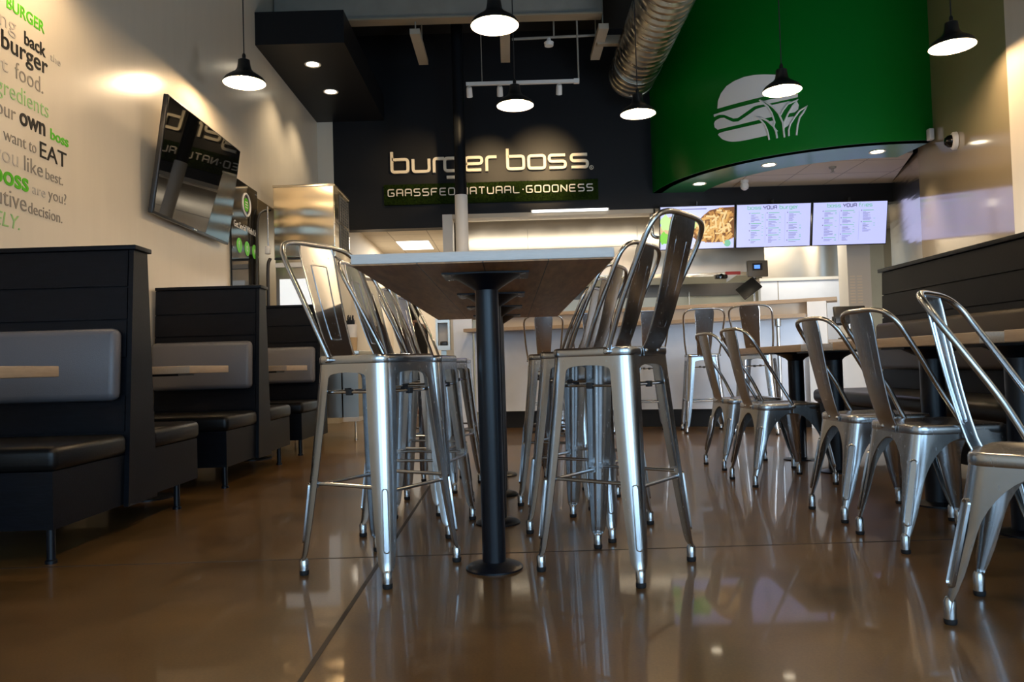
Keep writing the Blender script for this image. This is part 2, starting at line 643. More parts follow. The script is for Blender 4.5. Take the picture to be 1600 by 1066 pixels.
M_XZ = Matrix(((1, 0, 0, 0), (0, 0, -1, 0), (0, 1, 0, 0), (0, 0, 0, 1)))     # u->X, v->Z, depth -> -Y (towards the room)
M_YZ = Matrix(((0, 0, 1, 0), (1, 0, 0, 0), (0, 1, 0, 0), (0, 0, 0, 1)))      # u->Y, v->Z, depth -> +X

# ------------------------------------------------------------------ room shell
XL, YB, ZC, YF = -2.5, 10.4, 5.2, -2.55


def rw(y):      # angled right wall
    return 4.54 + 0.289 * (y - 8.17)


struct(MB().bar((-3.2, YF - 0.3, -0.12), (7.2, 15.2, 0.0)).build('floor', M_FLOOR))
# joints sawn into the concrete (dark filler lines flush with the slab)
M_JOINT = mat('joint_filler', (0.018, 0.011, 0.006), 0.6)
jb = MB()
jb.bar((-0.508, YF, -0.01), (-0.494, 15.0, 0.0008))
struct(jb.build('trim_1', M_JOINT))
struct(MB().bar((XL, 2.966, -0.01), (3.9, 2.976, 0.0008)).build('trim_2', M_JOINT))
struct(MB().bar((-2.7, YF - 0.2, ZC), (7.2, 10.8, ZC + 0.1)).build('ceiling', M_CEIL))
struct(MB().bar((XL - 0.15, YF, 0), (XL, YB + 0.2, ZC)).build('wall_left', M_WALL))
# steel wall cladding behind the ice machine
struct(MB().bar((XL, 7.83, 0), (XL + 0.006, YB, 2.46)).build('trim_3', mat('bronze_cladding', (0.30, 0.26, 0.18), 0.38, 1.0)))
# back wall: cream return, charcoal sign wall with its openings
wb = MB()
wb.bar((XL - 0.1, YB, 0), (-2.29, YB + 0.2, ZC))
struct(wb.build('wall_back_return', M_WALL))
ws = MB()
ws.bar((-2.29, YB, 2.575), (-0.85, YB + 0.2, ZC))
ws.bar((-0.85, YB, 2.745), (5.6, YB + 0.2, ZC))
struct(ws.build('wall_back', M_DARKWALL))
# light trim framing the serving opening
tr = MB()
tr.bar((-0.85, YB - 0.01, 0.0), (-0.72, YB + 0.3, 2.745))
struct(tr.build('trim_4', M_WHITE))
tr = MB()
tr.bar((-0.72, YB + 0.005, 2.69), (1.98, YB + 0.3, 2.745))
struct(tr.build('trim_5', mat('warm_trim', (0.55, 0.46, 0.34), 0.45)))
# right wall: angled part with glossy paint, straight part nearer the windows
Yb = 5.95
wr = MB()
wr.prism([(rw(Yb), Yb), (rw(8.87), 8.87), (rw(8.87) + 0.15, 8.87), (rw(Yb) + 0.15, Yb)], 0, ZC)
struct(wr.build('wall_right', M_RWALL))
wr = MB()
wr.prism([(rw(8.87), 8.87), (rw(YB + .2), YB + .2), (rw(YB + .2) + 0.15, YB + .2), (rw(8.87) + 0.15, 8.87)], 0, ZC)
struct(wr.build('wall_right_cladding', M_INOXG))
wr = MB()
wr.bar((rw(Yb), YF, 0), (rw(Yb) + 0.15, 4.6, ZC))
wr.bar((rw(Yb), 5.6, 0), (rw(Yb) + 0.15, Yb, ZC))
wr.bar((rw(Yb), 4.6, 2.1), (rw(Yb) + 0.15, 5.6, ZC))
struct(wr.build('wall_right_front', M_WALL))
dr = MB()
for q in ((4.6, 4.67), (5.53, 5.6)):
    dr.bar((rw(Yb) + 0.03, q[0], 0), (rw(Yb) + 0.10, q[1], 2.1))
dr.bar((rw(Yb) + 0.03, 4.67, 2.03), (rw(Yb) + 0.10, 5.53, 2.1))
dr.bar((rw(Yb) + 0.03, 4.67, 0.0), (rw(Yb) + 0.10, 5.53, 0.12))
struct(dr.build('added_door_1', M_BLACKMET))  # unseen door frame, added to go with the assumed side daylight
# storefront wall behind the camera: sill, header, piers between the windows
wf = MB()
for a, b in (((XL, 0), (3.9, 0.45)), ((XL, 2.65), (3.9, ZC))):
    wf.bar((a[0], YF - 0.15, a[1]), (b[0], YF, b[1]))
for x0, x1 in ((-2.5, -2.35), (-0.55, -0.25), (1.65, 1.9), (3.7, 3.9)):
    wf.bar((x0, YF - 0.15, 0.45), (x1, YF, 2.65))
struct(wf.build('wall_front', mat('front_wall_paint', (0.20, 0.18, 0.15), 0.6)))

# hall and kitchen behind the sign wall
hk = MB()
hk.bar((-2.35, YB + 0.2, 0), (-2.23, 15.0, 2.8))
hk.bar((-2.35, 15.0, 0), (-0.7, 15.15, 2.8))
hk.bar((-0.85, YB + 0.2, 0), (-0.75, 15.0, 2.8))
struct(hk.build('wall_hall', mat('hall_paint', (0.66, 0.58, 0.47), 0.6)))
struct(MB().bar((-2.4, YB + 0.2, 2.8), (7.0, 15.2, 2.86)).build('ceiling_hall', M_TILECEIL))
kw = MB()
kw.bar((-0.75, 13.2, 0), (7.0, 13.35, 2.8))
struct(kw.build('wall_kitchen', mat('kitchen_wall_panel', (0.56, 0.56, 0.46), 0.18, noise=0.05, nscale=3)))
struct(MB().bar((6.4, YB + .2, 0), (6.55, 13.3, 2.8)).build('wall_kitchen_right', M_INOX))

# ------------------------------------------------------------------ green drum bulkhead
DC, DR, DI, DZ = (4.36, 10.55), 2.385, 1.70, 2.95


def arc_pts(r, a0, a1, n=60):
    return [(DC[0] + r * math.cos(a0 + (a1 - a0) * k / n), DC[1] + r * math.sin(a0 + (a1 - a0) * k / n)) for k in range(n + 1)]


A0, A1 = R(176.6), R(274.5)
outer = arc_pts(DR, A0, A1)
inner = arc_pts(DR - 0.12, A1, A0)
g = MB()
g.prism(outer + inner, DZ, ZC)
struct(g.build('wall_green_bulkhead', M_GREEN, smooth=30))
u = MB()
u.prism(arc_pts(DR - 0.005, A0, A1) + arc_pts(DI, A1, A0), DZ, DZ + 0.1)
struct(u.build('trim_6', mat('green_soffit_paint', (0.02, 0.20, 0.06), 0.28), smooth=30))
iu = MB()
iu.prism(arc_pts(DI + 0.01, A0, R(281)) + [(rw(YB), YB)], DZ + 0.05, DZ + 0.09)
struct(iu.build('ceiling_bulkhead', M_TILECEIL))

# ------------------------------------------------------------------ black soffit by the left wall
so = thing('ceiling_soffit', 'black boxed soffit hanging at the left wall with two downlights', 'soffit', (0, 0, 4.04))
MB().bar((XL, 7.86, 0), (-1.595, YB, 0.34)).build('box', M_DARKWALL, so)
MB().bar((XL, 8.9, 0.34), (-1.9, 9.3, ZC - 4.04)).build('hanger', M_CEIL, so)


def downlight(x, y, z, label, group, e=9.0):
    d = thing('downlight', label, 'downlight', (x, y, z), 0, group)
    m = MB()
    m.lathe([(0.066, 0.0), (0.086, -0.006), (0.09, 0.0), (0.086, 0.004), (0.07, 0.004)], n=28)
    m.build('trim_ring', M_LAMPWHITE, d)
    m = MB()
    m.lathe([(0.0, -0.0015), (0.068, -0.001), (0.068, 0.003), (0.0, 0.003)], n=28)
    m.build('lens', M_DOWN, d)
    lamp('downlight_beam', 'SPOT', (x, y, z - 0.02), e, (1.0, 0.80, 0.55), spot_size=R(110), spot_blend=0.7, shadow_soft_size=0.05)


downlight(-2.05, 8.40, 4.038, 'round recessed downlight in the black soffit, the front one of two', 'downlights in the black soffit', 40)
downlight(-2.05, 9.25, 4.038, 'round recessed downlight in the black soffit, nearer the sign wall', 'downlights in the black soffit', 40)
for a, lb in ((199.0, 'leftmost, nearest the sign wall'), (230.0, 'in the middle'), (263.5, 'rightmost, nearest the cream wall')):
    a = R(a)
    downlight(DC[0] + 1.985 * math.cos(a), DC[1] + 1.985 * math.sin(a), DZ - 0.001,
              'recessed downlight under the curved green bulkhead, ' + lb, 'downlights under the green bulkhead', 45)

# ------------------------------------------------------------------ high back bar stools and low chairs
def leg_sheet(mb, top, bot, z0, z1, prof, sx, sy, halfx, halfy, th=0.0035, flare=0.0):
    """pressed sheet corner leg; prof rows: (z, apron fraction, wing width, corner radius)"""
    grid = []
    for (z, t, w, r) in prof:
        k = (z0 - z) / (z0 - z1)
        fl = flare * max(0.0, (k - 0.75) / 0.25) ** 2
        cx = top[0] + (bot[0] - top[0]) * k + fl
        cy = top[1] + (bot[1] - top[1]) * k + fl
        wx = w + (halfx(cx) - w) * t
        wy = w + (halfy(cy) - w) * t
        r = min(r, wx * 0.96, wy * 0.96)
        row = []
        for q in (1.0, 0.66, 0.33):
            row.append((sx * (cx - r - (wx - r) * q), sy * cy, z))
        for a in range(0, 7):
            an = a / 6 * PI / 2
            row.append((sx * (cx - r + r * math.sin(an)), sy * (cy - r + r * math.cos(an)), z))
        for q in (0.33, 0.66, 1.0):
            row.append((sx * cx, sy * (cy - r - (wy - r) * q), z))
        grid.append(row)
    mb.shell(grid, -th if sx * sy > 0 else th)


def rounded_rect(hx, hy, r, n=6, y0=0.0, hx2=None):
    """closed loop; hx2 = half width at +y end"""
    hx2 = hx if hx2 is None else hx2
    out = []
    for (sx, sy, a0) in ((1, 1, 0), (-1, 1, 90), (-1, -1, 180), (1, -1, 270)):
        h = hx2 if sy > 0 else hx
        for k in range(n + 1):
            a = R(a0 + 90 * k / n)
            out.append((sx * (h - r) + r * math.cos(a), y0 + sy * (hy - r) + r * math.sin(a)))
    return out


def loft(mb, loops, zs, cap=True):
    n = len(loops[0])
    vs = [(p[0], p[1], z) for L, z in zip(loops, zs) for p in L]
    fs = []
    for i in range(len(loops) - 1):
        for k in range(n):
            fs.append((i * n + k, i * n + (k + 1) % n, (i + 1) * n + (k + 1) % n, (i + 1) * n + k))
    if cap:
        fs.append(tuple(range(n)))
        fs.append(tuple((len(loops) - 1) * n + k for k in range(n)))
    mb.add(vs, fs)


def capsule_rib(mb, p0, p1, w, h, nrm, n=10):
    """long pressed rib: half ellipsoid swept between two points on a leg corner"""
    p0, p1, nrm = Vector(p0), Vector(p1), Vector(nrm).normalized()
    ax = (p1 - p0)
    L = ax.length
    ax.normalize()
    side = ax.cross(nrm).normalized()
    nrm = side.cross(ax)
    loop = []
    for k in range(2 * n):
        a = 2 * PI * k / (2 * n)
        cx = (L / 2 - w) * (1 if math.cos(a) > 0 else -1) + w * math.cos(a)
        loop.append((cx, w * math.sin(a)))
    mid = (p0 + p1) / 2
    vs, fs = [], []
    for (s, hh) in ((1.0, -0.003), (0.96, h * 0.8), (0.80, h), (0.62, -0.0005)):
        for (a, b) in loop:
            a2 = (abs(a) - w * (1 - s)) * (1 if a > 0 else -1)
            vs.append(mid + ax * a2 + side * (b * s) + nrm * hh)
    m = 2 * n
    for i in range(3):
        for k in range(m):
            fs.append((i * m + k, i * m + (k + 1) % m, (i + 1) * m + (k + 1) % m, (i + 1) * m + k))
    fs.append(tuple(3 * m + k for k in range(m)))
    mb.add(vs, fs)


def seat_back(root, zseat, yback, hwid, htop, lean, side_y, wtop, wbot, hoop_w, bulge=0.0):
    """tubular hoop plus central pressed splat"""
    hz = htop - zseat
    pts = []
    prof = [(1.0, 0.0, -0.012), (1.02, 0.06, 0.02), (1.10, 0.30, 0.15), (1.18, 0.55, 0.30), (1.20, 0.72, 0.44 if hz > .5 else 0.58)]
    side = []
    for (kx, ky, kz) in ((1.00, 0.00, -0.035), (1.02, 0.05, 0.03), (1.06, 0.28, 0.30), (1.12, 0.55, 0.58), (1.16, 0.75, 0.78), (1.13, 0.86, 0.89), (0.99, 0.94, 0.958), (0.72, 0.985, 0.99), (0.36, 1.0, 1.0)):
        x = hwid * kx * (1 if kz < 0.1 else hoop_w / (hwid * 1.16))
        y = side_y + (lean - side_y) * ky
        side.append((x, y, zseat + hz * kz))
    pts = side + [(0, lean, zseat + hz * 1.0)] + [(-p[0], p[1], p[2]) for p in reversed(side)]
    path = smooth_path(pts, 5)
    h = MB().tube(path, 0.0096, 12)
    hoop = h.build('back_hoop', M_TUBE, root, 60)
    for s in (1, -1):
        Mx = Matrix.Rotation(R(90), 4, 'Y')
        bl = MB()
        bl.lathe([(0.0, -0.004), (0.011, -0.004), (0.011, 0.010), (0.007, 0.014), (0.0, 0.015)],
                 (s * (hwid + 0.004), side_y, zseat - hz * 0.035), 12, M=Mx if s > 0 else Matrix.Rotation(R(-90), 4, 'Y'))
        bl.build('bolt', M_TUBE, hoop)
    # splat
    rows = []
    for k in range(19):
        t = k / 18
        z = zseat - 0.032 + (htop - 0.008 - zseat + 0.032) * t
        if t < 0.06:
            y = yback - 0.004
        else:
            q = (t - 0.06) / 0.94
            y = (yback - 0.004) + (lean - yback + 0.004) * (q ** 0.72)
        w = wbot + (wtop - wbot) * min(1, t * 1.02)
        if t > 0.9:
            w *= 1 - 0.10 * ((t - 0.9) / 0.1) ** 2
        cup = 0.004
        rows.append([(w / 2 * s, y + cup * (s * s) * 0.9 * min(1, t * 6), z) for s in (-1, -0.9, -0.6, -0.3, 0, 0.3, 0.6, 0.9, 1)])
    sp = MB()
    sp.shell(rows, 0.0025)
    for e in (0, -1):
        sp.tube([r[e] for r in rows[1:]], 0.0034, 6)
    # pressed outline on the splat
    def surf(s, t):
        f = t * 18
        i = min(17, int(f))
        a, b = rows[i], rows[i + 1]
        fr = f - i
        q = (s + 1) / 2 * 8
        xs = [-1, -0.9, -0.6, -0.3, 0, 0.3, 0.6, 0.9, 1]
        for j in range(8):
            if xs[j] <= s <= xs[j + 1]:
                u = (s - xs[j]) / (xs[j + 1] - xs[j])
                p = Vector(a[j]).lerp(Vector(a[j + 1]), u)
                r = Vector(b[j]).lerp(Vector(b[j + 1]), u)
                return p.lerp(r, fr)
    lp = []
    for (s, t) in [(-.40, .24), (-.44, .5), (-.46, .8), (-.40, .835), (0, .84), (.40, .835), (.46, .8), (.44, .5), (.40, .24), (.33, .215), (0, .21), (-.33, .215)]:
        lp.append(surf(s, t))
    sp.tube(smooth_path(lp, 4, True), 0.0032, 6, closed=True)
    spl = sp.build('splat', M_STEEL, root, 50)
    for s in (1, -1):
        bo = MB()
        bo.lathe([(0.008, 0.0), (0.008, 0.003), (0.005, 0.006), (0.0, 0.007)], (s * wbot * 0.36, yback - 0.004, zseat - 0.016), 10,
                 M=Matrix.Rotation(R(90), 4, 'X'))
        bo.build('bolt', M_TUBE, spl)


def make_stool():
    root = thing('bar_stool', 'x', 'bar stool')
    hs, zs, ft = 0.156, 0.76, 0.205
    # seat pan with rolled lip and shallow dish
    m = MB()
    loops, z = [], []
    for (h, r, zz) in ((hs - 0.002, 0.045, zs - 0.030), (hs, 0.046, zs - 0.024), (hs, 0.046, zs - 0.008), (hs - 0.003, 0.044, zs - 0.002), (hs - 0.010, 0.04, zs),
                       (hs - 0.03, 0.035, zs - 0.002), (hs - 0.06, 0.03, zs - 0.007), (0.02, 0.01, zs - 0.008)):
        loops.append(rounded_rect(h, h, r))
        z.append(zz)
    loft(m, loops, z)
    m.build('seat', M_STEEL, root, 40)
    top, bot = (hs - 0.003, hs - 0.003), (ft, ft)
    z0, z1 = zs - 0.018, 0.022
    prof = [(zs - 0.018, 1, .08, .046), (0.715, 1, .08, .046), (0.7005, 1, .072, .047), (0.6990, .55, .071, .047), (0.6965, .28, .071, .047), (0.692, .10, .071, .047),
            (0.686, .02, .071, .047), (0.675, 0, .071, .047), (0.60, 0, .069, .046), (0.50, 0, .066, .044), (0.40, 0, .062, .041), (0.30, 0, .057, .038), (0.20, 0, .051, .034),
            (0.12, 0, .044, .030), (0.085, 0, .040, .028), (0.068, 0, .036, .026), (0.058, 0, .029, .022), (0.050, 0, .021, .0172), (0.022, 0, .018, .0160)]
    for sx in (1, -1):
        for sy in (1, -1):
            mb = MB()
            leg_sheet(mb, top, bot, z0, z1, prof, sx, sy, lambda c: c, lambda c: c)
            kk = lambda zz: top[0] + (bot[0] - top[0]) * (z0 - zz) / (z0 - z1)
            def corner(zz, r):
                c = kk(zz) - r * (1 - 0.7071)
                return (sx * c, sy * c, zz)
            capsule_rib(mb, corner(0.110, .030), corner(0.318, .038), 0.0115, 0.0050, (sx, sy, 0.12))
            c0 = kk(0.03) - 0.0145
            mb.lathe([(0.0135, 0.012), (0.0150, 0.013), (0.0155, 0.05), (0.010, 0.058), (0.0, 0.06)], (sx * c0, sy * c0, 0), 14)
            lg = mb.build('leg', M_STEEL, root, 40)
            f = MB()
            f.lathe([(0.0, 0.0), (0.0145, 0.0), (0.0165, 0.004), (0.0165, 0.016), (0.012, 0.018)], (sx * c0, sy * c0, 0), 14)
            f.build('rubber_foot', M_BLACKRUB, lg)
    # foot rails with flattened ends, upper braces with black clips
    for i, ang in enumerate((0, 90, 180, 270)):
        Mr = Matrix.Rotation(R(ang), 4, 'Z')
        zz = 0.305 if i % 2 == 0 else 0.318
        c = kk(zz) - 0.010
        L = c - 0.028
        b = MB()
        b.tube([Mr @ Vector((-L, c, zz)), Mr @ Vector((L, c, zz))], 0.0065, 10)
        for s in (-1, 1):
            b.box(Mr @ Vector((s * (L + 0.002), c, zz)), (0.034, 0.006, 0.020) if ang % 180 == 0 else (0.006, 0.034, 0.020))
        b.build('foot_rail', M_TUBE, root)
        zz = 0.632
        c = kk(zz) - 0.016
        L = c - 0.03
        b = MB()
        b.tube([Mr @ Vector((-L, c, zz)), Mr @ Vector((L, c, zz))], 0.0045, 8)
        br = b.build('upper_brace', M_TUBE, root)
        k = MB()
        k.box(Mr @ Vector((0, c, zz)), (0.022, 0.016, 0.020) if ang % 180 == 0 else (0.016, 0.022, 0.020), bevel=0.002)
        k.build('clip', M_BLACKRUB, br)
    seat_back(root, zs, -hs, hs, 1.187, -0.298, -0.080, 0.180, 0.118, 0.192)
    return root


def make_chair():
    root = thing('dining_chair', 'x', 'chair')
    zs = 0.45
    hxr, hxf, hy = 0.165, 0.185, 0.175
    m = MB()
    loops, z = [], []
    for (d, r, zz) in ((0.002, 0.05, zs - 0.034), (0.0, 0.052, zs - 0.028), (0.0, 0.052, zs - 0.010), (0.003, 0.05, zs - 0.003), (0.010, 0.045, zs),
                       (0.03, 0.04, zs - 0.002), (0.06, 0.035, zs - 0.008), (0.14, 0.01, zs - 0.010)):
        loops.append(rounded_rect(hxr - d, hy - d, r, hx2=hxf - d))
        z.append(zz)
    loft(m, loops, z)
    m.build('seat', M_STEEL, root, 40)
    z0, z1 = zs - 0.02, 0.022
    def prof():
        rows = [(zs - 0.02, 1), (0.405, 1), (0.398, 1)]
        for k in range(1, 9):
            a = k / 8 * PI / 2
            rows.append((0.398 - 0.15 * (1 - math.cos(a)) , 1 - math.sin(a)))
        out = []
        for (zz, t) in rows:
            out.append((zz, t, 0.052 + 0.018 * (zz - 0.25) / 0.17, 0.050))
        for (zz, w, r) in ((0.20, .046, .040), (0.14, .038, .030), (0.10, .030, .022), (0.075, .024, .019), (0.06, .019, .0165), (0.022, .018, .016)):
            out.append((zz, 0, w, r))
        return out
    for sy in (1, -1):
        for sx in (1, -1):
            hxt = hxf if sy > 0 else hxr
            top = (hxt - 0.003, hy - 0.003)
            bot = (0.218, 0.232) if sy > 0 else (0.172, 0.238)
            mb = MB()
            leg_sheet(mb, top, bot, z0, z1, prof(), sx, sy, lambda c: c, lambda c: c)
            def corner(zz, r):
                k = (z0 - zz) / (z0 - z1)
                q = r * (1 - 0.7071)
                return (sx * (top[0] + (bot[0] - top[0]) * k - q), sy * (top[1] + (bot[1] - top[1]) * k - q), zz)
            capsule_rib(mb, corner(0.095, .022), corner(0.330, .05), 0.0150, 0.0060, (sx, sy, 0.12))
            fx, fy = sx * (bot[0] - 0.0145), sy * (bot[1] - 0.0145)
            mb.lathe([(0.0135, 0.012), (0.0150, 0.013), (0.0155, 0.06), (0.010, 0.07), (0.0, 0.072)], (fx, fy, 0), 14)
            lg = mb.build('leg', M_STEEL, root, 40)
            f = MB()
            f.lathe([(0.0, 0.0), (0.0145, 0.0), (0.0165, 0.004), (0.0165, 0.014), (0.012, 0.016)], (fx, fy, 0), 14)
            f.build('rubber_foot', M_BLACKRUB, lg)
    b = MB()
    b.tube([(-0.15, -0.15, 0.385), (0.15, 0.15, 0.385)], 0.004, 8)
    b.tube([(0.15, -0.15, 0.385), (-0.15, 0.15, 0.385)], 0.004, 8)
    b.build('cross_brace', M_TUBE, root)
    seat_back(root, zs, -hy, 0.178, 0.874, -0.275, 0.0, 0.158, 0.104, 0.184)
    return root


stool0 = make_stool()
chair0 = make_chair()
_used = set()


def place(proto, x, y, facing, label, group):
    if proto.name not in _used:
        _used.add(proto.name)
        o = proto
    else:
        o = copy_tree(proto)
    o.location = (x, y, 0)
    o.rotation_euler = (0, 0, R(facing - 90))
    o['label'] = label
    o['group'] = group
    return o


GL_ = 'bar stools along the left side of the high table'
GR_ = 'bar stools along the right side of the high table'
ords = ['nearest the camera', 'second from the camera', 'third from the camera', 'fourth from the camera', 'farthest from the camera']
for (x, y, f), od in zip(((-0.477, 2.805, -32), (-0.42, 3.485, -12), (-0.468, 3.99, -21), (-0.445, 4.64, -20), (-0.45, 5.22, -18)), ords):
    place(stool0, x, y, f, 'steel high-back bar stool on the left side of the high table, ' + od, GL_)
for (x, y, f), od in zip(((0.352, 2.735, 143), (0.325, 3.355, 147), (0.288, 4.03, 153), (0.30, 4.62, 156), (0.31, 5.2, 156)), ords):
    place(stool0, x, y, f, 'steel high-back bar stool on the right side of the high table, ' + od, GR_)
GC_ = 'bar stools at the white counter'
co = ['leftmost, behind the high table', 'second from the left', 'third from the left', 'fourth from the left, in full view', 'rightmost, turned slightly sideways']
for (x, y, f), od in zip(((0.34, 7.98, 90), (0.82, 7.92, 88), (1.36, 7.80, 90), (1.885, 7.68, 84), (2.33, 7.36, 62)), co):
    place(stool0, x, y, f, 'steel high-back bar stool facing the white counter, ' + od, GC_)
GD_ = 'low steel chairs at the right-hand tables'
cl = ['farthest back, nearest the white counter', 'second from the back, at the far table', 'third from the back, at the middle table', 'second from the camera, at the middle table', 'nearest the camera at the right edge']
for (x, y, f), od in zip(((1.54, 5.15, 7), (1.525, 4.475, 7), (1.61, 3.49, 3), (1.595, 2.96, 4), (1.40, 2.02, -43)), cl):
    place(chair0, x, y, f, 'low steel chair with hoop back, ' + od, GD_)

# ------------------------------------------------------------------ high communal table
ht = thing('high_table', 'long bar-height table with pale top on black pedestals down the middle', 'table', (-0.076, 3.88, 0))
MB().bar((-0.41, -1.46, 1.036), (0.41, 1.46, 1.067), bevel=0.002).build('tabletop', M_TABLEEDGE, ht)
MB().bar((-0.408, -1.458, 1.031), (0.408, 1.458, 1.036)).build('underside_boards', M_UNDER, ht)
for py in (2.757, 3.536, 4.30, 5.06):
    y = py - 3.88
    m = MB()
    m.lathe([(0.0, 0.0), (0.100, 0.0), (0.100, 0.006), (0.09, 0.014), (0.06, 0.022), (0.043, 0.026), (0.0, 0.026)], (0, y, 0), 36)
    m.build('base_plate', M_BLACKMET, ht)
    m = MB()
    m.lathe([(0.041, 0.02), (0.041, 1.02)], (0, y, 0), 28)
    m.build('pedestal', M_BLACKMET, ht)
    m = MB()
    m.box((0, y, 1.028), (0.30, 0.20, 0.007))
    m.lathe([(0.041, 0.975), (0.055, 0.985), (0.12, 1.024), (0.0, 1.0245)], (0, y, 0), 28)
    pl = m.build('top_plate', M_BLACKMET, ht)
    m = MB()
    for sx in (-1, 1):
        for sy in (-1, 1):
            for q in (0.0, 0.035):
                m.lathe([(0.006, 1.025), (0.005, 1.0225), (0.0, 1.022)], (sx * (0.135 - q * 0.3), y + sy * (0.085 - q * 0.6), 0), 10)
    m.build('screw', M_TUBE, pl)


# ------------------------------------------------------------------ left booths
def booth(y0, label, double=True, grp='black booths along the left wall'):
    b = thing('booth', label, 'booth', (XL, y0, 0), 0, grp)
    x1 = 0.735         # aisle side
    wl = 0.03
    # slanted back carcass
    MB().prism([(-0.135, 0.13), (-0.05, 1.30), (0.065, 1.30), (0.13, 0.13)], wl, x1, 'YZ').build('back_core', M_BOOTHWOOD, b)
    MB().prism([(-0.148, 0.12), (-0.060, 1.302), (0.075, 1.302), (0.142, 0.12)], x1, x1 + 0.022, 'YZ').build('end_panel', M_BOOTHWOOD, b)
    MB().bar((wl, -0.075, 1.300), (x1 + 0.036, 0.092, 1.322), bevel=0.003).build('cap', M_BOOTHWOOD, b)
    sides = ((-1, 0.135, 0.05),) + (((1, 0.13, 0.065),) if double else ())
    for s, yb, yt in sides:
        def yy(z):
            return s * (yb + (yt - yb) * (z - 0.13) / 1.17)
        # three face boards with open joints
        for za, zb in ((1.130, 1.297), (0.975, 1.122), (0.80, 0.967), (0.46, 0.62)):
            pts = [(yy(za), za), (yy(zb), zb), (yy(zb) + s * 0.012, zb), (yy(za) + s * 0.012, za)]
            MB().prism(pts, wl, x1 - 0.004, 'YZ').build('board', M_BOOTHWOOD, b)
        # padded back cushion
        ang = math.atan2((yt - yb), 1.17)
        m = MB()
        zc = 0.765
        m.box((0.375, yy(zc) + s * 0.047, zc), (0.690, 0.075, 0.33), M=Matrix.Rotation(-s * ang, 3, 'X'), bevel=0.033)
        m.build('back_cushion', M_BACKVINYL, b)
        m = MB()
        ya, yc = s * 0.13, s * 0.70
        m.box(((wl + x1) / 2 + 0.005, (ya + yc) / 2, 0.40), (x1 - wl + 0.02, abs(yc - ya), 0.10), bevel=0.030)
        m.build('seat_cushion', M_VINYL, b)
        MB().bar((wl, ya, 0.13), (x1, s * 0.690, 0.352)).build('seat_base', M_BOOTHWOOD, b)
        for xx in (0.06, 0.715):
            m = MB()
            m.lathe([(0.0, 0.0), (0.022, 0.0), (0.022, 0.012), (0.016, 0.016), (0.016, 0.135)], (xx, s * (0.672 if s < 0 else 0.46), 0), 16)
            m.build('leg', M_BLACKMET, b)
    return b


booth(3.70, 'black double booth nearest the camera, its tall back closest to the wall lettering')
booth(5.53, 'middle black double booth under the wall screen')
booth(7.27, 'farthest black booth, single-sided, in front of the ice machine', double=False)


def booth_table(y0, y1, label):
    t = thing('booth_table', label, 'table', (XL, (y0 + y1) / 2, 0), 0, 'small tables between the booths')
    h = (y1 - y0) / 2
    MB().bar((0.01, -h, 0.715), (0.75, h, 0.757), bevel=0.003).build('tabletop', M_TANEDGE, t)
    m = MB()
    m.lathe([(0.0, 0), (0.16, 0), (0.16, 0.008), (0.04, 0.025), (0.035, 0.03), (0.035, 0.70), (0.0, 0.7)], (0.36, 0, 0), 24)
    m.build('pedestal', M_BLACKMET, t)
    m = MB()
    m.box((0.36, 0, 0.708), (0.5, 0.22, 0.012))
    m.build('bracket', M_BLACKMET, t)


booth_table(2.43, 3.035, 'small wood table at the left edge in front of the nearest booth')
booth_table(4.267, 4.857, 'small wood table between the nearest and the middle booth')
booth_table(6.122, 6.74, 'small wood table between the middle and the farthest booth')

# ------------------------------------------------------------------ right banquette and tables
bq = thing('banquette', 'long dark bench with tall plank back on the right side of the room', 'bench', (2.85, 3.7, 0))
L0, L1 = -2.3, 2.2
MB().prism([(-0.04, 0.13), (0.0, 1.325), (0.12, 1.325), (0.12, 0.13)], L0, L1, 'XZ').build('back_core', M_BOOTHWOOD, bq)
MB().bar((-0.03, L0, 1.325), (0.14, L1 + 0.03, 1.352), bevel=0.003).build('cap', M_BOOTHWOOD, bq)
for za, zb in ((1.155, 1.32), (0.985, 1.147), (0.80, 0.977), (0.46, 0.62)):
    MB().prism([(-0.045 + 0.04 * (za - .13) / 1.2 - 0.008, za), (-0.045 + 0.04 * (zb - .13) / 1.2 - 0.008, zb), (0.01, zb), (0.01, za)], L0, L1 - 0.004, 'XZ').build('board', M_BOOTHWOOD, bq)
MB().box((-0.075, (L0 + L1) / 2 - 0.02, 0.765), (0.085, L1 - L0 - 0.10, 0.34), bevel=0.03).build('back_cushion', M_BROWNVINYL, bq)
MB().box((-0.305, (L0 + L1) / 2 + 0.01, 0.41), (0.52, L1 - L0 + 0.06, 0.10), bevel=0.035).build('seat_cushion', M_VINYL, bq)
MB().bar((-0.54, L0, 0.13), (-0.03, L1, 0.362)).build('seat_base', M_BOOTHWOOD, bq)
for ly in (-2.1, -0.7, 0.7, 2.1):
    m = MB()
    m.lathe([(0.0, 0.0), (0.022, 0.0), (0.022, 0.012), (0.016, 0.016), (0.016, 0.135)], (-0.50, ly, 0), 16)
    m.lathe([(0.0, 0.0), (0.022, 0.0), (0.022, 0.012), (0.016, 0.016), (0.016, 0.135)], (0.06, ly, 0), 16)
    m.build('leg', M_BLACKMET, bq)


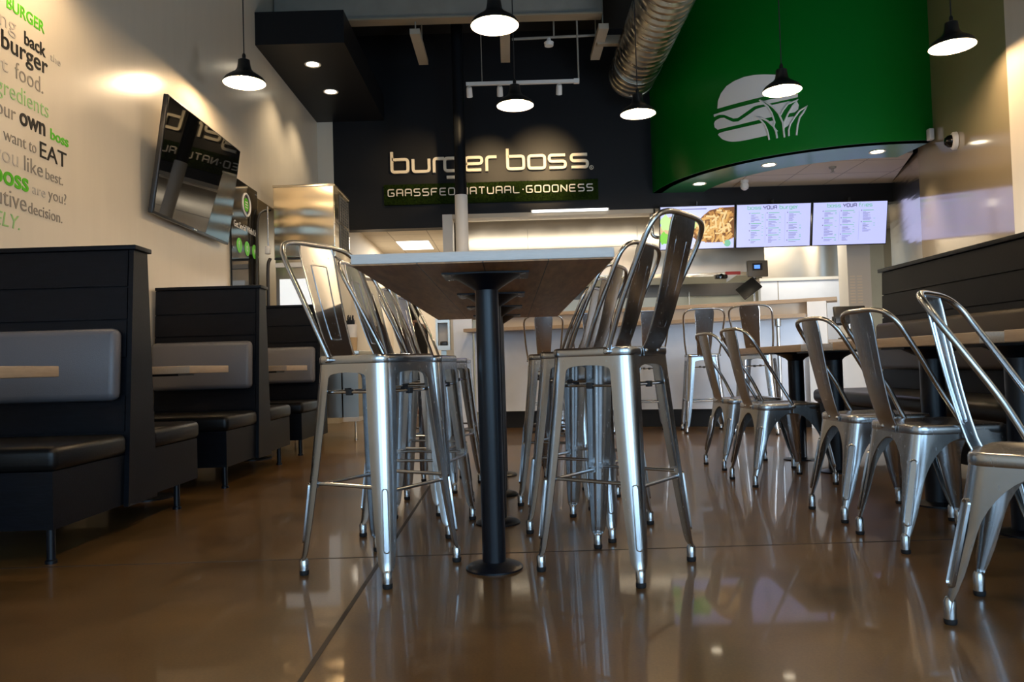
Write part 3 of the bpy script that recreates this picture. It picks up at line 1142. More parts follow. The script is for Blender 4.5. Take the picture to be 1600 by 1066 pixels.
def low_table(y0, y1, label, x0=1.70, x1=2.34):
    t = thing('dining_table', label, 'table', ((x0 + x1) / 2, (y0 + y1) / 2, 0), 0, 'low tables in front of the right-hand bench')
    h, w = (y1 - y0) / 2, (x1 - x0) / 2
    MB().bar((-w, -h, 0.737), (w, h, 0.779), bevel=0.003).build('tabletop', M_TANEDGE, t)
    for yy in (-h + 0.20, h - 0.46):
        m = MB()
        m.lathe([(0.0, 0), (0.105, 0), (0.105, 0.008), (0.05, 0.02), (0.0, 0.02)], (-0.05, yy, 0), 28)
        m.build('base_plate', M_BLACKMET, t)
        m = MB()
        m.lathe([(0.052, 0.015), (0.052, 0.70)], (-0.05, yy, 0), 24)
        m.build('pedestal', M_BLACKMET, t)
        m = MB()
        m.lathe([(0.052, 0.68), (0.065, 0.695), (0.13, 0.728), (0.0, 0.7285)], (-0.05, yy, 0), 24)
        m.box((-0.05, yy, 0.732), (0.36, 0.22, 0.010))
        m.build('top_plate', M_BLACKMET, t)


low_table(4.56, 5.85, 'low wood-edged table farthest back on the right, beside two steel chairs')
low_table(2.82, 4.11, 'middle low wood-edged table on the right, in front of the dark bench')
low_table(1.45, 2.68, 'low wood-edged table cut by the right edge, nearest the camera')

# ------------------------------------------------------------------ pendants
def pendant(x, y, label, z=3.05, power=30.0, seen=True):
    p = thing('pendant_lamp', label, 'pendant lamp', (x, y, z), 0, 'black pendant lamps')
    m = MB()
    m.lathe([(0.165, -0.002), (0.169, 0.0), (0.166, 0.012), (0.150, 0.036), (0.115, 0.062), (0.078, 0.086), (0.058, 0.112), (0.050, 0.15), (0.047, 0.185), (0.028, 0.195), (0.0, 0.196)], n=40, cap0=False)
    m.build('shade', M_LAMPBLACK, p, 50)
    m = MB()
    m.lathe([(0.1645, -0.0015), (0.163, 0.010), (0.147, 0.033), (0.112, 0.058), (0.075, 0.080), (0.03, 0.088), (0.0, 0.089)], n=40, cap0=False)
    m.build('reflector', M_LAMPWHITE, p, 50)
    m = MB()
    m.lathe([(0.0, -0.004), (0.020, 0.0), (0.034, 0.014), (0.038, 0.030), (0.034, 0.048), (0.022, 0.068), (0.014, 0.083), (0.0, 0.084)], n=20)
    m.build('bulb', M_BULB, p)
    m = MB()
    m.lathe([(0.014, 0.19), (0.016, 0.225), (0.010, 0.24), (0.0, 0.241)], n=16)
    m.build('strain_relief', M_LAMPBLACK, p)
    MB().tube([(0, 0, 0.23), (0, 0, ZC - z)], 0.005, 8).build('cord', M_BLACKRUB, p)
    return p


for m_ in (M_BULB,):
    pass
pendant(-2.08, 6.25, 'black pendant lamp close to the cream left wall, beside the black soffit')
pendant(-0.038, 5.315, 'black pendant lamp over the high table, cut by the top edge')
pendant(0.114, 6.99, 'black pendant lamp hanging above the lit metal letters')
pendant(1.281, 7.33, 'black pendant lamp just below the end of the silver duct')
pendant(2.465, 6.80, 'black pendant lamp in front of the grey burger emblem')
pendant(3.465, 5.916, 'black pendant lamp by the right wall, near the top right corner')
pendant(-2.08, 3.9, 'black pendant lamp at the left wall above the wall lettering')
pendant(0.0, 3.0, 'unseen black pendant lamp added over the near end of the high table')  # from here on: unseen pendants added to warm the front of the room
pendant(2.62, 3.9, 'unseen black pendant lamp added over the middle low table')
pendant(2.62, 0.9, 'unseen black pendant lamp added on the right nearest the storefront windows')
pendant(0.0, 0.4, 'unseen black pendant lamp added high above the camera side of the high table')

# ------------------------------------------------------------------ main sign
LS = thing('wall_sign', 'raised metal letters spelling burger boss on the charcoal wall', 'sign', (0, YB, 3.30))
xs = -1.512
hwid, xh, wd = 0.0225, 0.163, 0.205


def place_letters(parent, text, x_list, y, w, h, hw, depth, mtl, name='letter', off=0.0, rad=None):
    for ch, x in zip(text, x_list):
        mb = glyph(ch, w / 1.2 if ch.islower() else w, h, hw, depth, M_XZ, rad)
        o = mb.build(name, mtl, parent, 40)
        o.location = (x, off, y)


px = lambda v: -1.525 + (v - 83) / (1480 - 83) * 2.655 + 0.0225
main = [('b', 83), ('u', 232), ('r', 380), ('g', 455), ('e', 603), ('r', 750), ('b', 897), ('o', 1045), ('s', 1190), ('s', 1345)]
place_letters(LS, [c for c, _ in main], [px(v) for _, v in main], 0.025, 0.214, 0.168, 0.0188, 0.04, M_SIGN, off=-0.012)
mb = MB()
mb.tube([(0.026 * math.cos(2 * PI * k / 20), -0.02, 0.026 * math.sin(2 * PI * k / 20)) for k in range(20)], 0.004, 6, closed=True)
o = mb.build('registered_mark', M_SIGN, LS)
o.location = (1.165, 0, 0.02)
text_mesh('registered_letter', 'R', 0.045, M_SIGN, o, Matrix.Translation((-0.014, -0.016, -0.016)) @ M_XZ, 0.0, depth=0.006)

# grass tagline panel
GS = thing('grass_sign', 'green artificial grass panel lettered GRASSFED NATURAL GOODNESS below the metal letters', 'sign', (-0.187, YB, 3.022))
MB().bar((-1.43, -0.045, -0.135), (1.43, 0.0, 0.135)).build('panel', M_GRASS, GS)
gb = MB()
rnd = random.Random(3)
for i in range(9000):
    x, z = rnd.uniform(-1.43, 1.43), rnd.uniform(-0.135, 0.135)
    w = rnd.uniform(0.002, 0.004)
    l = rnd.uniform(0.012, 0.026)
    dx, dz = rnd.uniform(-0.012, 0.012), rnd.uniform(-0.014, 0.012)
    gb.add([(x - w, -0.044, z), (x + w, -0.044, z + rnd.uniform(-.002, .002)), (x + dx, -0.044 - l, z + dz)], [(0, 1, 2)])
gbo = gb.build('grass', M_GRASS, GS, 0)
gbo['kind'] = 'stuff'
tl = 'GRASSFED.NATURAL.GOODNESS'
tpx = [80, 140, 203, 265, 325, 387, 445, 500, 550, 575, 655, 710, 768, 828, 890, 950, 1001, 1027, 1087, 1148, 1210, 1270, 1335, 1393, 1450]
# even pitch fitted to the measured run of letters
adv = []
x = -1.37
for ch in tl:
    adv.append(x + (0.012 if ch == '.' else 0))
    x += 0.058 if ch == '.' else 0.1155
k = (1.365 + 1.37 - 0.088) / (adv[-1] + 1.37)
adv = [-1.37 + (a + 1.37) * k for a in adv]
for ch, a in zip(tl, adv):
    mb = glyph(ch, 0.078, 0.088, 0.0068, 0.018, M_XZ, 0.02)
    o = mb.build('letter', M_TAG, GS, 40)
    o.location = (a, -0.055, -0.025)

# ------------------------------------------------------------------ burger emblem on the bulkhead (arc angle, height)
LOGO = {
    'bun': [(3.8267, 3.631), (3.8322, 3.72), (3.8506, 3.796), (3.8825, 3.859), (3.9239, 3.889), (3.9765, 3.903), (4.0264, 3.894), (4.0743, 3.871), (4.1282, 3.836), (4.1651, 3.779), (4.1936, 3.699), (4.2109, 3.625), (4.1702, 3.628), (4.078, 3.626), (3.9801, 3.626), (3.8921, 3.628)],
    'lettuce': [(3.8037, 3.576), (3.8911, 3.575), (3.9792, 3.575), (4.0614, 3.576), (4.1392, 3.578), (4.22, 3.576), (4.2194, 3.542), (4.1762, 3.537), (4.1194, 3.534), (4.0687, 3.535), (4.0368, 3.543), (4.0162, 3.538), (3.9866, 3.506), (3.9562, 3.476), (3.934, 3.455), (3.9119, 3.463), (3.8897, 3.496), (3.8625, 3.537), (3.834, 3.555), (3.8052, 3.549)],
    'patty': [(3.8258, 3.506), (3.8429, 3.51), (3.8619, 3.503), (3.8846, 3.464), (3.9112, 3.424), (3.9377, 3.414), (3.9685, 3.44), (4.0027, 3.473), (4.0279, 3.502), (4.0523, 3.508), (4.0919, 3.509), (4.1381, 3.511), (4.1758, 3.514), (4.216, 3.491), (4.2227, 3.453), (4.2184, 3.408), (4.2033, 3.382), (4.1736, 3.382), (4.1168, 3.378), (4.0176, 3.376), (3.9326, 3.376), (3.8235, 3.386), (3.8068, 3.423), (3.8037, 3.47), (3.8107, 3.495)],
    'heel': [(3.8315, 3.338), (3.9319, 3.334), (4.0168, 3.332), (4.0967, 3.334), (4.1952, 3.338), (4.191, 3.309), (4.1714, 3.247), (4.1255, 3.207), (4.0786, 3.184), (4.0143, 3.18), (3.9511, 3.183), (3.8982, 3.202), (3.8571, 3.245), (3.8364, 3.291)],
}
BLADES = [[(4.0855, 3.126), (4.0825, 3.18), (4.0776, 3.239), (4.0669, 3.306), (4.0499, 3.367), (4.0265, 3.419), (4.0504, 3.395), (4.0812, 3.341), (4.1073, 3.267), (4.118, 3.2), (4.1212, 3.129)],
          [(4.1073, 3.267), (4.1137, 3.307), (4.102, 3.416), (4.0839, 3.501), (4.0477, 3.595), (4.077, 3.557), (4.1107, 3.478), (4.1325, 3.401), (4.1496, 3.29), (4.1544, 3.124)],
          [(4.1325, 3.401), (4.1416, 3.378), (4.1538, 3.428), (4.1753, 3.484), (4.22, 3.51), (4.1971, 3.455), (4.1735, 3.372), (4.1552, 3.283), (4.152, 3.2)],
          [(4.1744, 3.129), (4.175, 3.194), (4.1827, 3.256), (4.2023, 3.322), (4.2253, 3.387), (4.2585, 3.424), (4.2432, 3.37), (4.2241, 3.313), (4.2137, 3.234), (4.2075, 3.125)]]
EM = thing('burger_emblem', 'grey burger and grass emblem on the curved green bulkhead', 'emblem', (DC[0], DC[1], 3.1))


def cylp(a, z, r):
    return Vector((r * math.cos(a), r * math.sin(a), z - 3.1))


def emblem_piece(name, outline, r0, r1, mtl):
    bm = bmesh.new()
    vs = [bm.verts.new((a, z, 0)) for a, z in outline]
    f = bm.faces.new(vs)
    bmesh.ops.triangulate(bm, faces=[f])
    # slice along the arc so that the piece follows the curve
    a0, a1 = min(p[0] for p in outline), max(p[0] for p in outline)
    k = 1
    while a0 + k * 0.02 < a1:
        bmesh.ops.bisect_plane(bm, geom=bm.verts[:] + bm.edges[:] + bm.faces[:], plane_co=(a0 + k * 0.02, 0, 0), plane_no=(1, 0, 0))
        k += 1
    bm.verts.index_update()
    base = [(v.co.x, v.co.y) for v in bm.verts]
    fs = [tuple(v.index for v in f.verts) for f in bm.faces]
    edges = [(e.verts[0].index, e.verts[1].index) for e in bm.edges if e.is_boundary]
    bm.free()
    n = len(base)
    mb = MB()
    mb.add([cylp(a, z, r1) for a, z in base] + [cylp(a, z, r0) for a, z in base],
           fs + [tuple(n + i for i in reversed(f)) for f in fs] + [(a, b, n + b, n + a) for a, b in edges])
    return mb.build(name, mtl, EM, 20)


for nm, pts in LOGO.items():
    emblem_piece({'bun': 'bun_top', 'lettuce': 'lettuce', 'patty': 'patty', 'heel': 'bun_bottom'}[nm], [(p.x, p.y) for p in smooth_path([(a, z, 0) for a, z in pts], 3, True)] if nm in ('heel',) else pts, DR - 0.002, DR + 0.006, M_LOGO)
M_EMGREEN = M_GREEN
for bl in BLADES:
    cen = Vector((sum(p[0] for p in bl) / len(bl), sum(p[1] for p in bl) / len(bl)))
    fill = emblem_piece('grass_blade', bl, DR - 0.001, DR + 0.009, M_EMGREEN)
    mb = MB()
    mb.tube([cylp(a, z, DR + 0.010) for a, z in bl], 0.0105, 6)
    mb.build('blade_outline', M_LOGO, fill)

# ------------------------------------------------------------------ wall lettering
WT = thing('wall_lettering', 'black, grey and green words lettered on the cream left wall', 'lettering', (XL, 0, 0))


def word(body, y0, y1, z, size, m, wgt=0.0, fit=True, shear=0.0):
    Mx = Matrix.Translation((0.0015, y0, z)) @ M_YZ
    text_mesh('word', body, size, m, WT, Mx, wgt, fit=(y1 - y0) if fit else None, shear=shear, depth=0.003)


word('BURGER', 3.906, 4.226, 2.598, 0.090, M_MARK_G, 0.012)
word('bringing', 3.50, 3.975, 2.488, 0.115, M_MARK_LGR, -0.006)
word('back', 4.049, 4.236, 2.470, 0.100, M_MARK_B, 0.014)
word('the', 4.283, 4.382, 2.474, 0.062, M_MARK_LGR, -0.006)
word('burger', 3.86, 4.252, 2.378, 0.132, M_MARK_B, 0.009)
word('best', 3.62, 3.906, 2.262, 0.110, M_MARK_LGR, -0.006)
word('food.', 3.972, 4.212, 2.258, 0.128, M_MARK_GR, -0.010)
word('ingredients', 3.74, 4.253, 2.139, 0.125, M_MARK_LG, -0.010)
word('your', 3.77, 3.974, 2.032, 0.110, M_MARK_GR, -0.008)
word('own', 4.005, 4.227, 2.032, 0.135, M_MARK_B, 0.018)
word('boss', 4.274, 4.448, 2.032, 0.085, M_MARK_G, 0.014)
word('want', 3.876, 4.058, 1.912, 0.092, M_MARK_GR, -0.008)
word('to', 4.083, 4.145, 1.912, 0.092, M_MARK_GR, -0.008)
word('EAT', 4.167, 4.420, 1.905, 0.125, M_MARK_B, 0.000)
word('you', 3.80, 3.991, 1.800, 0.120, M_MARK_LGR, -0.008)
word('like', 4.033, 4.194, 1.797, 0.115, M_MARK_GR, -0.006)
word('best.', 4.223, 4.386, 1.797, 0.088, M_MARK_GR, -0.008)
word('boss', 3.79, 4.069, 1.690, 0.140, M_MARK_G, 0.018)
word('are', 4.107, 4.221, 1.691, 0.080, M_MARK_LGR, -0.008)
word('you?', 4.25, 4.422, 1.693, 0.088, M_MARK_GR, -0.008)
word('executive', 3.55, 4.05, 1.581, 0.130, M_MARK_GR, -0.006)
word('decision.', 4.067, 4.376, 1.580, 0.088, M_MARK_GR, -0.006)
word('COMPLETELY.', 3.28, 3.985, 1.475, 0.105, M_MARK_LG, -0.006, shear=0.2)

# ------------------------------------------------------------------ left wall screen
tv = thing('wall_television', 'large black flat screen tilted down on the cream left wall', 'television', (-2.36, 6.05, 2.235))
tv.rotation_euler = (0, R(8.5), 0)
MB().bar((-0.035, -0.72, -0.415), (0.0, 0.72, 0.415), bevel=0.006).build('casing', M_BLACKPL, tv)
MB().bar((0.0, -0.708, -0.398), (0.003, 0.708, 0.405)).build('screen', M_TVGLASS, tv)
MB().bar((0.0, -0.03, -0.411), (0.004, 0.03, -0.402)).build('badge', M_TUBE, tv)
MB().bar((-0.12, -0.25, -0.15), (-0.03, 0.25, 0.10)).build('wall_bracket', M_BLACKMET, tv)

# black social media board
sb = thing('notice_board', 'glossy black Get Social With Us board on the left wall', 'sign', (XL + 0.004, 7.37, 1.95))
MB().bar((0.012, -0.36, -0.80), (0.020, 0.385, 0.56)).build('board', mat('black_acrylic', (0.005, 0.005, 0.005), 0.06, spec=0.25), sb)
m = MB()
for yy in (-0.33, 0.355):
    for zz in (-0.74, -0.1, 0.2, 0.52):
        m.lathe([(0.0, 0.0), (0.012, 0.0), (0.012, 0.026), (0.0, 0.028)], (0.0, yy, zz), 12, M=Matrix.Rotation(R(90), 4, 'Y'))
m.build('standoff', M_TUBE, sb)
text_mesh('lettering', 'Get Social With Us.', 0.085, M_WHITE, sb, Matrix.Translation((0.0205, -0.30, 0.10)) @ M_YZ, 0.004, fit=0.64, depth=0.003)
m = MB()
m.tube([(0.022, 0.05 + 0.105 * math.cos(2 * PI * k / 32), 0.36 + 0.105 * math.sin(2 * PI * k / 32)) for k in range(32)], 0.011, 6, closed=True)
rg = m.build('emblem_ring', M_WHITE, sb)
m = MB()
m.add(*circle_disc(0.065, 0.003, Matrix.Translation((0.0205, 0.05, 0.36)) @ M_YZ))
m.build('emblem_disc', M_MARK_G, rg)
m = MB()
for q in (-0.025, 0.0, 0.025):
    m.bar((0.0235, 0.015, 0.355 + q), (0.0245, 0.085, 0.366 + q))
m.build('emblem_bars', M_WHITE, rg)
M_NEON = mat('bright_green_print', (0.14, 0.62, 0.05), 0.4)
for yy, ch in ((-0.165, 'f'), (0.05, 't'), (0.265, 'v')):
    m = MB()
    m.add(*circle_disc(0.07, 0.003, Matrix.Translation((0.0205, yy, -0.06)) @ M_YZ))
    ic = m.build('icon', M_NEON, sb)
    text_mesh('icon_mark', ch, 0.10, M_WHITE, ic, Matrix.Translation((0.024, yy - 0.022, -0.085)) @ M_YZ, 0.012, depth=0.002)

# ------------------------------------------------------------------ drinks station
dc = thing('drinks_counter', 'stainless drinks counter on slim legs at the left wall', 'counter', (-1.94, 8.2, 0))
MB().bar((-0.53, -0.38, 0.86), (0.43, 0.62, 0.90), bevel=0.004).build('worktop', M_INOX, dc)
MB().bar((-0.53, -0.35, 0.23), (0.24, 0.6, 0.86)).build('cabinet', M_INOX, dc)
MB().bar((0.255, -0.35, 0.23), (0.41, 0.6, 0.86)).build('side_panel', M_INOX, dc)
MB().bar((0.255, -0.36, 0.19), (0.415, 0.6, 0.23)).build('bottom_rail', M_WHITE, dc)
for x in (-0.48, 0.37):
    for y in (-0.32, 0.55):
        m = MB()
        m.lathe([(0.0, 0), (0.018, 0), (0.018, 0.02), (0.012, 0.03), (0.012, 0.20)], (x, y, 0), 14)
        m.build('leg', M_INOX, dc)
dd = thing('drink_dispenser', 'white-fronted steel drink dispenser standing under the ice machine', 'drink dispenser', (-2.05, 7.87, 0.90))
MB().bar((-0.29, 0.0, 0.0), (0.32, 0.72, 0.94), bevel=0.004).build('body', M_INOX, dd)
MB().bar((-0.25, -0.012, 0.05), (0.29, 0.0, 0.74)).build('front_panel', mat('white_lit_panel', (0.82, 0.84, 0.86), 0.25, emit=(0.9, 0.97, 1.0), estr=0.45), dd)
MB().bar((-0.29, -0.018, 0.86), (0.32, 0.0, 0.905)).build('top_rail', M_WHITE, dd)
MB().bar((-0.30, -0.004, 0.94), (0.33, 0.73, 0.955)).build('seam', M_BLACKPL, dd)
im = thing('ice_machine', 'shiny steel ice machine with louvred side on top of the drink dispenser', 'ice machine', (-2.04, 7.86, 1.857))
MB().bar((-0.31, 0.0, 0.0), (0.31, 0.72, 0.735), bevel=0.008).build('body', M_INOXG, im)
grid = []
for i in range(61):
    zz = 0.012 + 0.70 * i / 60
    amp = 0.0045 * math.sin(PI * i / 60)
    grid.append([(-0.300 + 0.60 * k / 16, -0.006 + amp * 0.7 * math.sin(zz * 34 + 0.8 * (k / 16 - 0.3) ** 2 * 3) * (0.6 + 0.4 * math.cos(k / 16 * 2.2)), zz) for k in range(17)])
MB().shell(grid, 0.003).build('front_sheet', M_INOXS, im, 80)
MB().bar((-0.314, -0.004, 0.715), (0.314, 0.74, 0.74), bevel=0.004).build('lid', M_INOXG, im)
for z0_, z1_ in ((0.08, 0.36), (0.39, 0.67)):
    m = MB()
    m.bar((0.31, 0.22, z0_), (0.316, 0.62, z1_))
    gr = m.build('louvre', M_BLACKPL, im)
    m = MB()
    nz = 9
    for k in range(nz):
        zz = z0_ + (z1_ - z0_) * (k + 0.5) / nz
        m.box((0.320, 0.42, zz), (0.010, 0.39, 0.006), M=Matrix.Rotation(R(30), 3, 'Y'))
    for yy in (0.22, 0.32, 0.42, 0.52, 0.62):
        m.bar((0.316, yy - 0.003, z0_), (0.324, yy + 0.003, z1_))
    m.build('slats', M_GREYMET, gr)
tag(MB().tube(smooth_path([(-2.46, 7.60, 0.35), (-2.46, 7.62, 1.2), (-2.46, 7.66, 1.9), (-2.455, 7.70, 2.22), (-2.44, 7.80, 2.32), (-2.40, 7.93, 2.36)], 6), 0.012, 8).build('power_cable', M_BLACKRUB), 'black cable looping down the wall beside the ice machine', 'cable')
tag(MB().tube(smooth_path([(-2.41, 7.80, 0.90), (-2.40, 7.80, 1.3), (-2.40, 7.81, 1.75), (-2.385, 7.84, 1.85)], 6), 0.017, 8).build('drain_hose', M_BLACKRUB), 'thick black hose standing beside the drink dispenser', 'hose')
vl = thing('wall_valve', 'small white valve on the hose at the dispenser corner', 'valve', (-2.395, 7.80, 1.93))
MB().box((0, 0, 0), (0.05, 0.05, 0.08), bevel=0.01).build('body', M_WHITE, vl)
MB().tube([(0.005, 0, 0.03), (0.005, 0, 0.44)], 0.008, 8).build('pipe', M_TUBE, vl)
# cup things on the counter
bx_ = tag(MB().lathe([(0.0, 0.0), (0.060, 0.0), (0.068, 0.135), (0.062, 0.135), (0.055, 0.01), (0.0, 0.01)], n=20).build('paper_cup', mat('kraft_paper', (0.52, 0.36, 0.19), 0.7)), 'brown paper tub on the drinks counter beside the booths', 'tub')
bx_.location = (-1.615, 7.95, 0.90)
wt = thing('straw_holder', 'white container of black straws on top of the brown tub', 'straw holder', (-1.615, 7.95, 1.036))
MB().lathe([(0.0, 0.0), (0.062, 0.0), (0.066, 0.13), (0.060, 0.13), (0.056, 0.008), (0.0, 0.008)], n=20).build('container', M_WHITE, wt)
m = MB()
rnd = random.Random(5)
for k in range(26):
    a, r0 = rnd.uniform(0, 2 * PI), rnd.uniform(0, 0.035)
    p = Vector((r0 * math.cos(a), r0 * math.sin(a), 0.02))
    q = Vector((1.5 * r0 * math.cos(a) + rnd.uniform(-.02, .02), 1.5 * r0 * math.sin(a), rnd.uniform(0.17, 0.23)))
    m.tube([p, q], 0.004, 6)
so_ = m.build('straws', M_BLACKPL, wt)
so_['kind'] = 'stuff'

# ------------------------------------------------------------------ white serving counter with raised ledge
LED = [(-0.46, 8.82), (0.60, 8.60), (1.78, 8.22), (2.50, 7.92), (3.21, 7.61)]


def offset_path(path, d):
    out = []
    for i, p in enumerate(path):
        a = Vector(path[max(i - 1, 0)])
        b = Vector(path[min(i + 1, len(path) - 1)])
        t = (b - a).normalized()
        nn = Vector((-t.y, t.x))
        out.append((p[0] + nn.x * d, p[1] + nn.y * d))
    return out


def band(path, d0, d1, z0, z1):
    a, b = offset_path(path, d0), offset_path(path, d1)
    n = len(path)
    mb = MB()
    vs = []
    for i in range(n):
        vs += [(*a[i], z0), (*b[i], z0), (*b[i], z1), (*a[i], z1)]
    fs = [(0, 1, 2, 3), ((n - 1) * 4 + 3, (n - 1) * 4 + 2, (n - 1) * 4 + 1, (n - 1) * 4)]
    for i in range(n - 1):
        for k in range(4):
            fs.append((i * 4 + k, i * 4 + (k + 1) % 4, (i + 1) * 4 + (k + 1) % 4, (i + 1) * 4 + k))
    mb.add(vs, fs)
    return mb


SC = thing('serving_counter', 'white fronted serving counter with wood ledge behind the bar stools', 'counter', (0, 0, 0))
LED2 = [(-0.30, 8.785), (0.60, 8.60), (1.78, 8.22), (2.50, 7.92), (3.05, 7.68)]
band(LED, 0.0, 0.30, 1.245, 1.282).build('upper_ledge', M_TANEDGE, SC, 20)
band(LED2, 0.06, 0.10, 1.10, 1.245).build('upper_panel', mat('tan_panel', (0.50, 0.43, 0.34), 0.5), SC, 20)
band([(-0.44, 8.815), (0.60, 8.60), (1.78, 8.22), (2.50, 7.92), (2.95, 7.72)], -0.30, 0.11, 1.082, 1.118).build('bar_top', M_TANEDGE, SC, 20)
band([(-0.40, 8.81), (0.60, 8.60), (1.78, 8.22), (2.50, 7.92), (3.10, 7.66)], 0.02, 0.28, 0.19, 1.085).build('front_panel', M_COOLWHITE, SC, 20)
band([(-0.40, 8.81), (0.60, 8.60), (1.78, 8.22), (2.50, 7.92), (3.10, 7.66)], 0.10, 0.27, 0.0, 0.19).build('kick_base', M_BLACKPL, SC, 20)
band([(2.96, 7.72), (3.12, 7.65)], -0.04, 0.29, 0.0, 1.245).build('end_panel', M_WHITE, SC, 20)
MB().bar((-0.63, 8.80, 0.0), (-0.42, 9.1, 1.30)).build('end_post', M_COOLWHITE, SC)
m = MB()
m.lathe([(0.0, 0.0), (0.045, 0.0), (0.045, 0.01), (0.019, 0.02), (0.019, 1.0), (0.03, 1.01), (0.03, 1.08), (0.0, 1.082)], (2.62, 7.60, 0), 18)
m.build('support_post', M_TUBE, SC)

# steel dispenser on the post's left
pd = thing('towel_dispenser', 'open-fronted steel dispenser on the white post at the hall opening', 'dispenser', (-0.76, 9.0, 0.90))
m = MB()
m.bar((-0.075, 0.0, 0.0), (0.075, 0.02, 0.36))
m.bar((-0.075, -0.14, 0.31), (0.085, 0.02, 0.36))
m.bar((-0.075, -0.14, 0.0), (0.085, 0.02, 0.05))
m.bar((-0.075, -0.14, 0.05), (-0.05, 0.0, 0.31))
m.bar((0.062, -0.14, 0.05), (0.085, 0.0, 0.31))
m.build('housing', M_INOX, pd)
MB().bar((-0.05, -0.02, 0.05), (0.062, -0.003, 0.31)).build('back', M_WHITE, pd)
MB().box((0.01, -0.06, 0.075), (0.08, 0.06, 0.05), bevel=0.01).build('tray', M_BLACKPL, pd)
MB().bar((-0.03, -0.01, -0.90), (0.03, 0.02, 0.0)).build('stand', M_INOX, pd)

# order counter at the right with terminal
oc = thing('order_counter', 'low white order counter beyond the end of the dark bench', 'counter', (3.85, 8.3, 0))
MB().bar((-0.48, -0.12, 0.10), (0.52, 0.55, 0.84)).build('front', M_WHITE, oc)
MB().bar((-0.52, -0.16, 0.84), (0.54, 0.58, 0.875), bevel=0.004).build('worktop', M_TANEDGE, oc)
MB().bar((-0.45, -0.08, 0.0), (0.50, 0.53, 0.10)).build('kick_base', M_BLACKPL, oc)
pt = thing('payment_terminal', 'black payment terminal on the order counter by the bench end', 'terminal', (3.64, 8.32, 0.875))
MB().box((0, 0, 0.01), (0.20, 0.18, 0.02), bevel=0.006).build('base', M_BLACKPL, pt)
MB().tube([(0, 0.02, 0.01), (0, 0.02, 0.22)], 0.022, 12).build('stem', M_TUBE, pt)
MB().box((0, 0, 0.26), (0.34, 0.035, 0.19), M=Matrix.Rotation(R(-12), 3, 'X'), bevel=0.01).build('display', M_BLACKPL, pt)
MB().box((-0.13, 0.015, 0.20), (0.10, 0.05, 0.10), bevel=0.01).build('reader', M_BLACKPL, pt)

# ------------------------------------------------------------------ menu boards
MENU_W, MENU_H = 0.972, 0.555
M_SCREEN = mat('menu_screen_glow', (0.1, 0.1, 0.1), 0.3, emit=(0.46, 0.49, 0.92), estr=0.9)
M_SCRGREEN = mat('menu_heading_green', (0.05, 0.1, 0.05), 0.4, emit=(0.22, 0.62, 0.40), estr=0.6)
M_SCRDARK = mat('menu_heading_dark', (0.02, 0.02, 0.02), 0.4, emit=(0.05, 0.04, 0.10), estr=0.8)
M_SCRTEXT = mat('menu_print', (0.05, 0.05, 0.05), 0.4, emit=(0.20, 0.20, 0.40), estr=0.8)


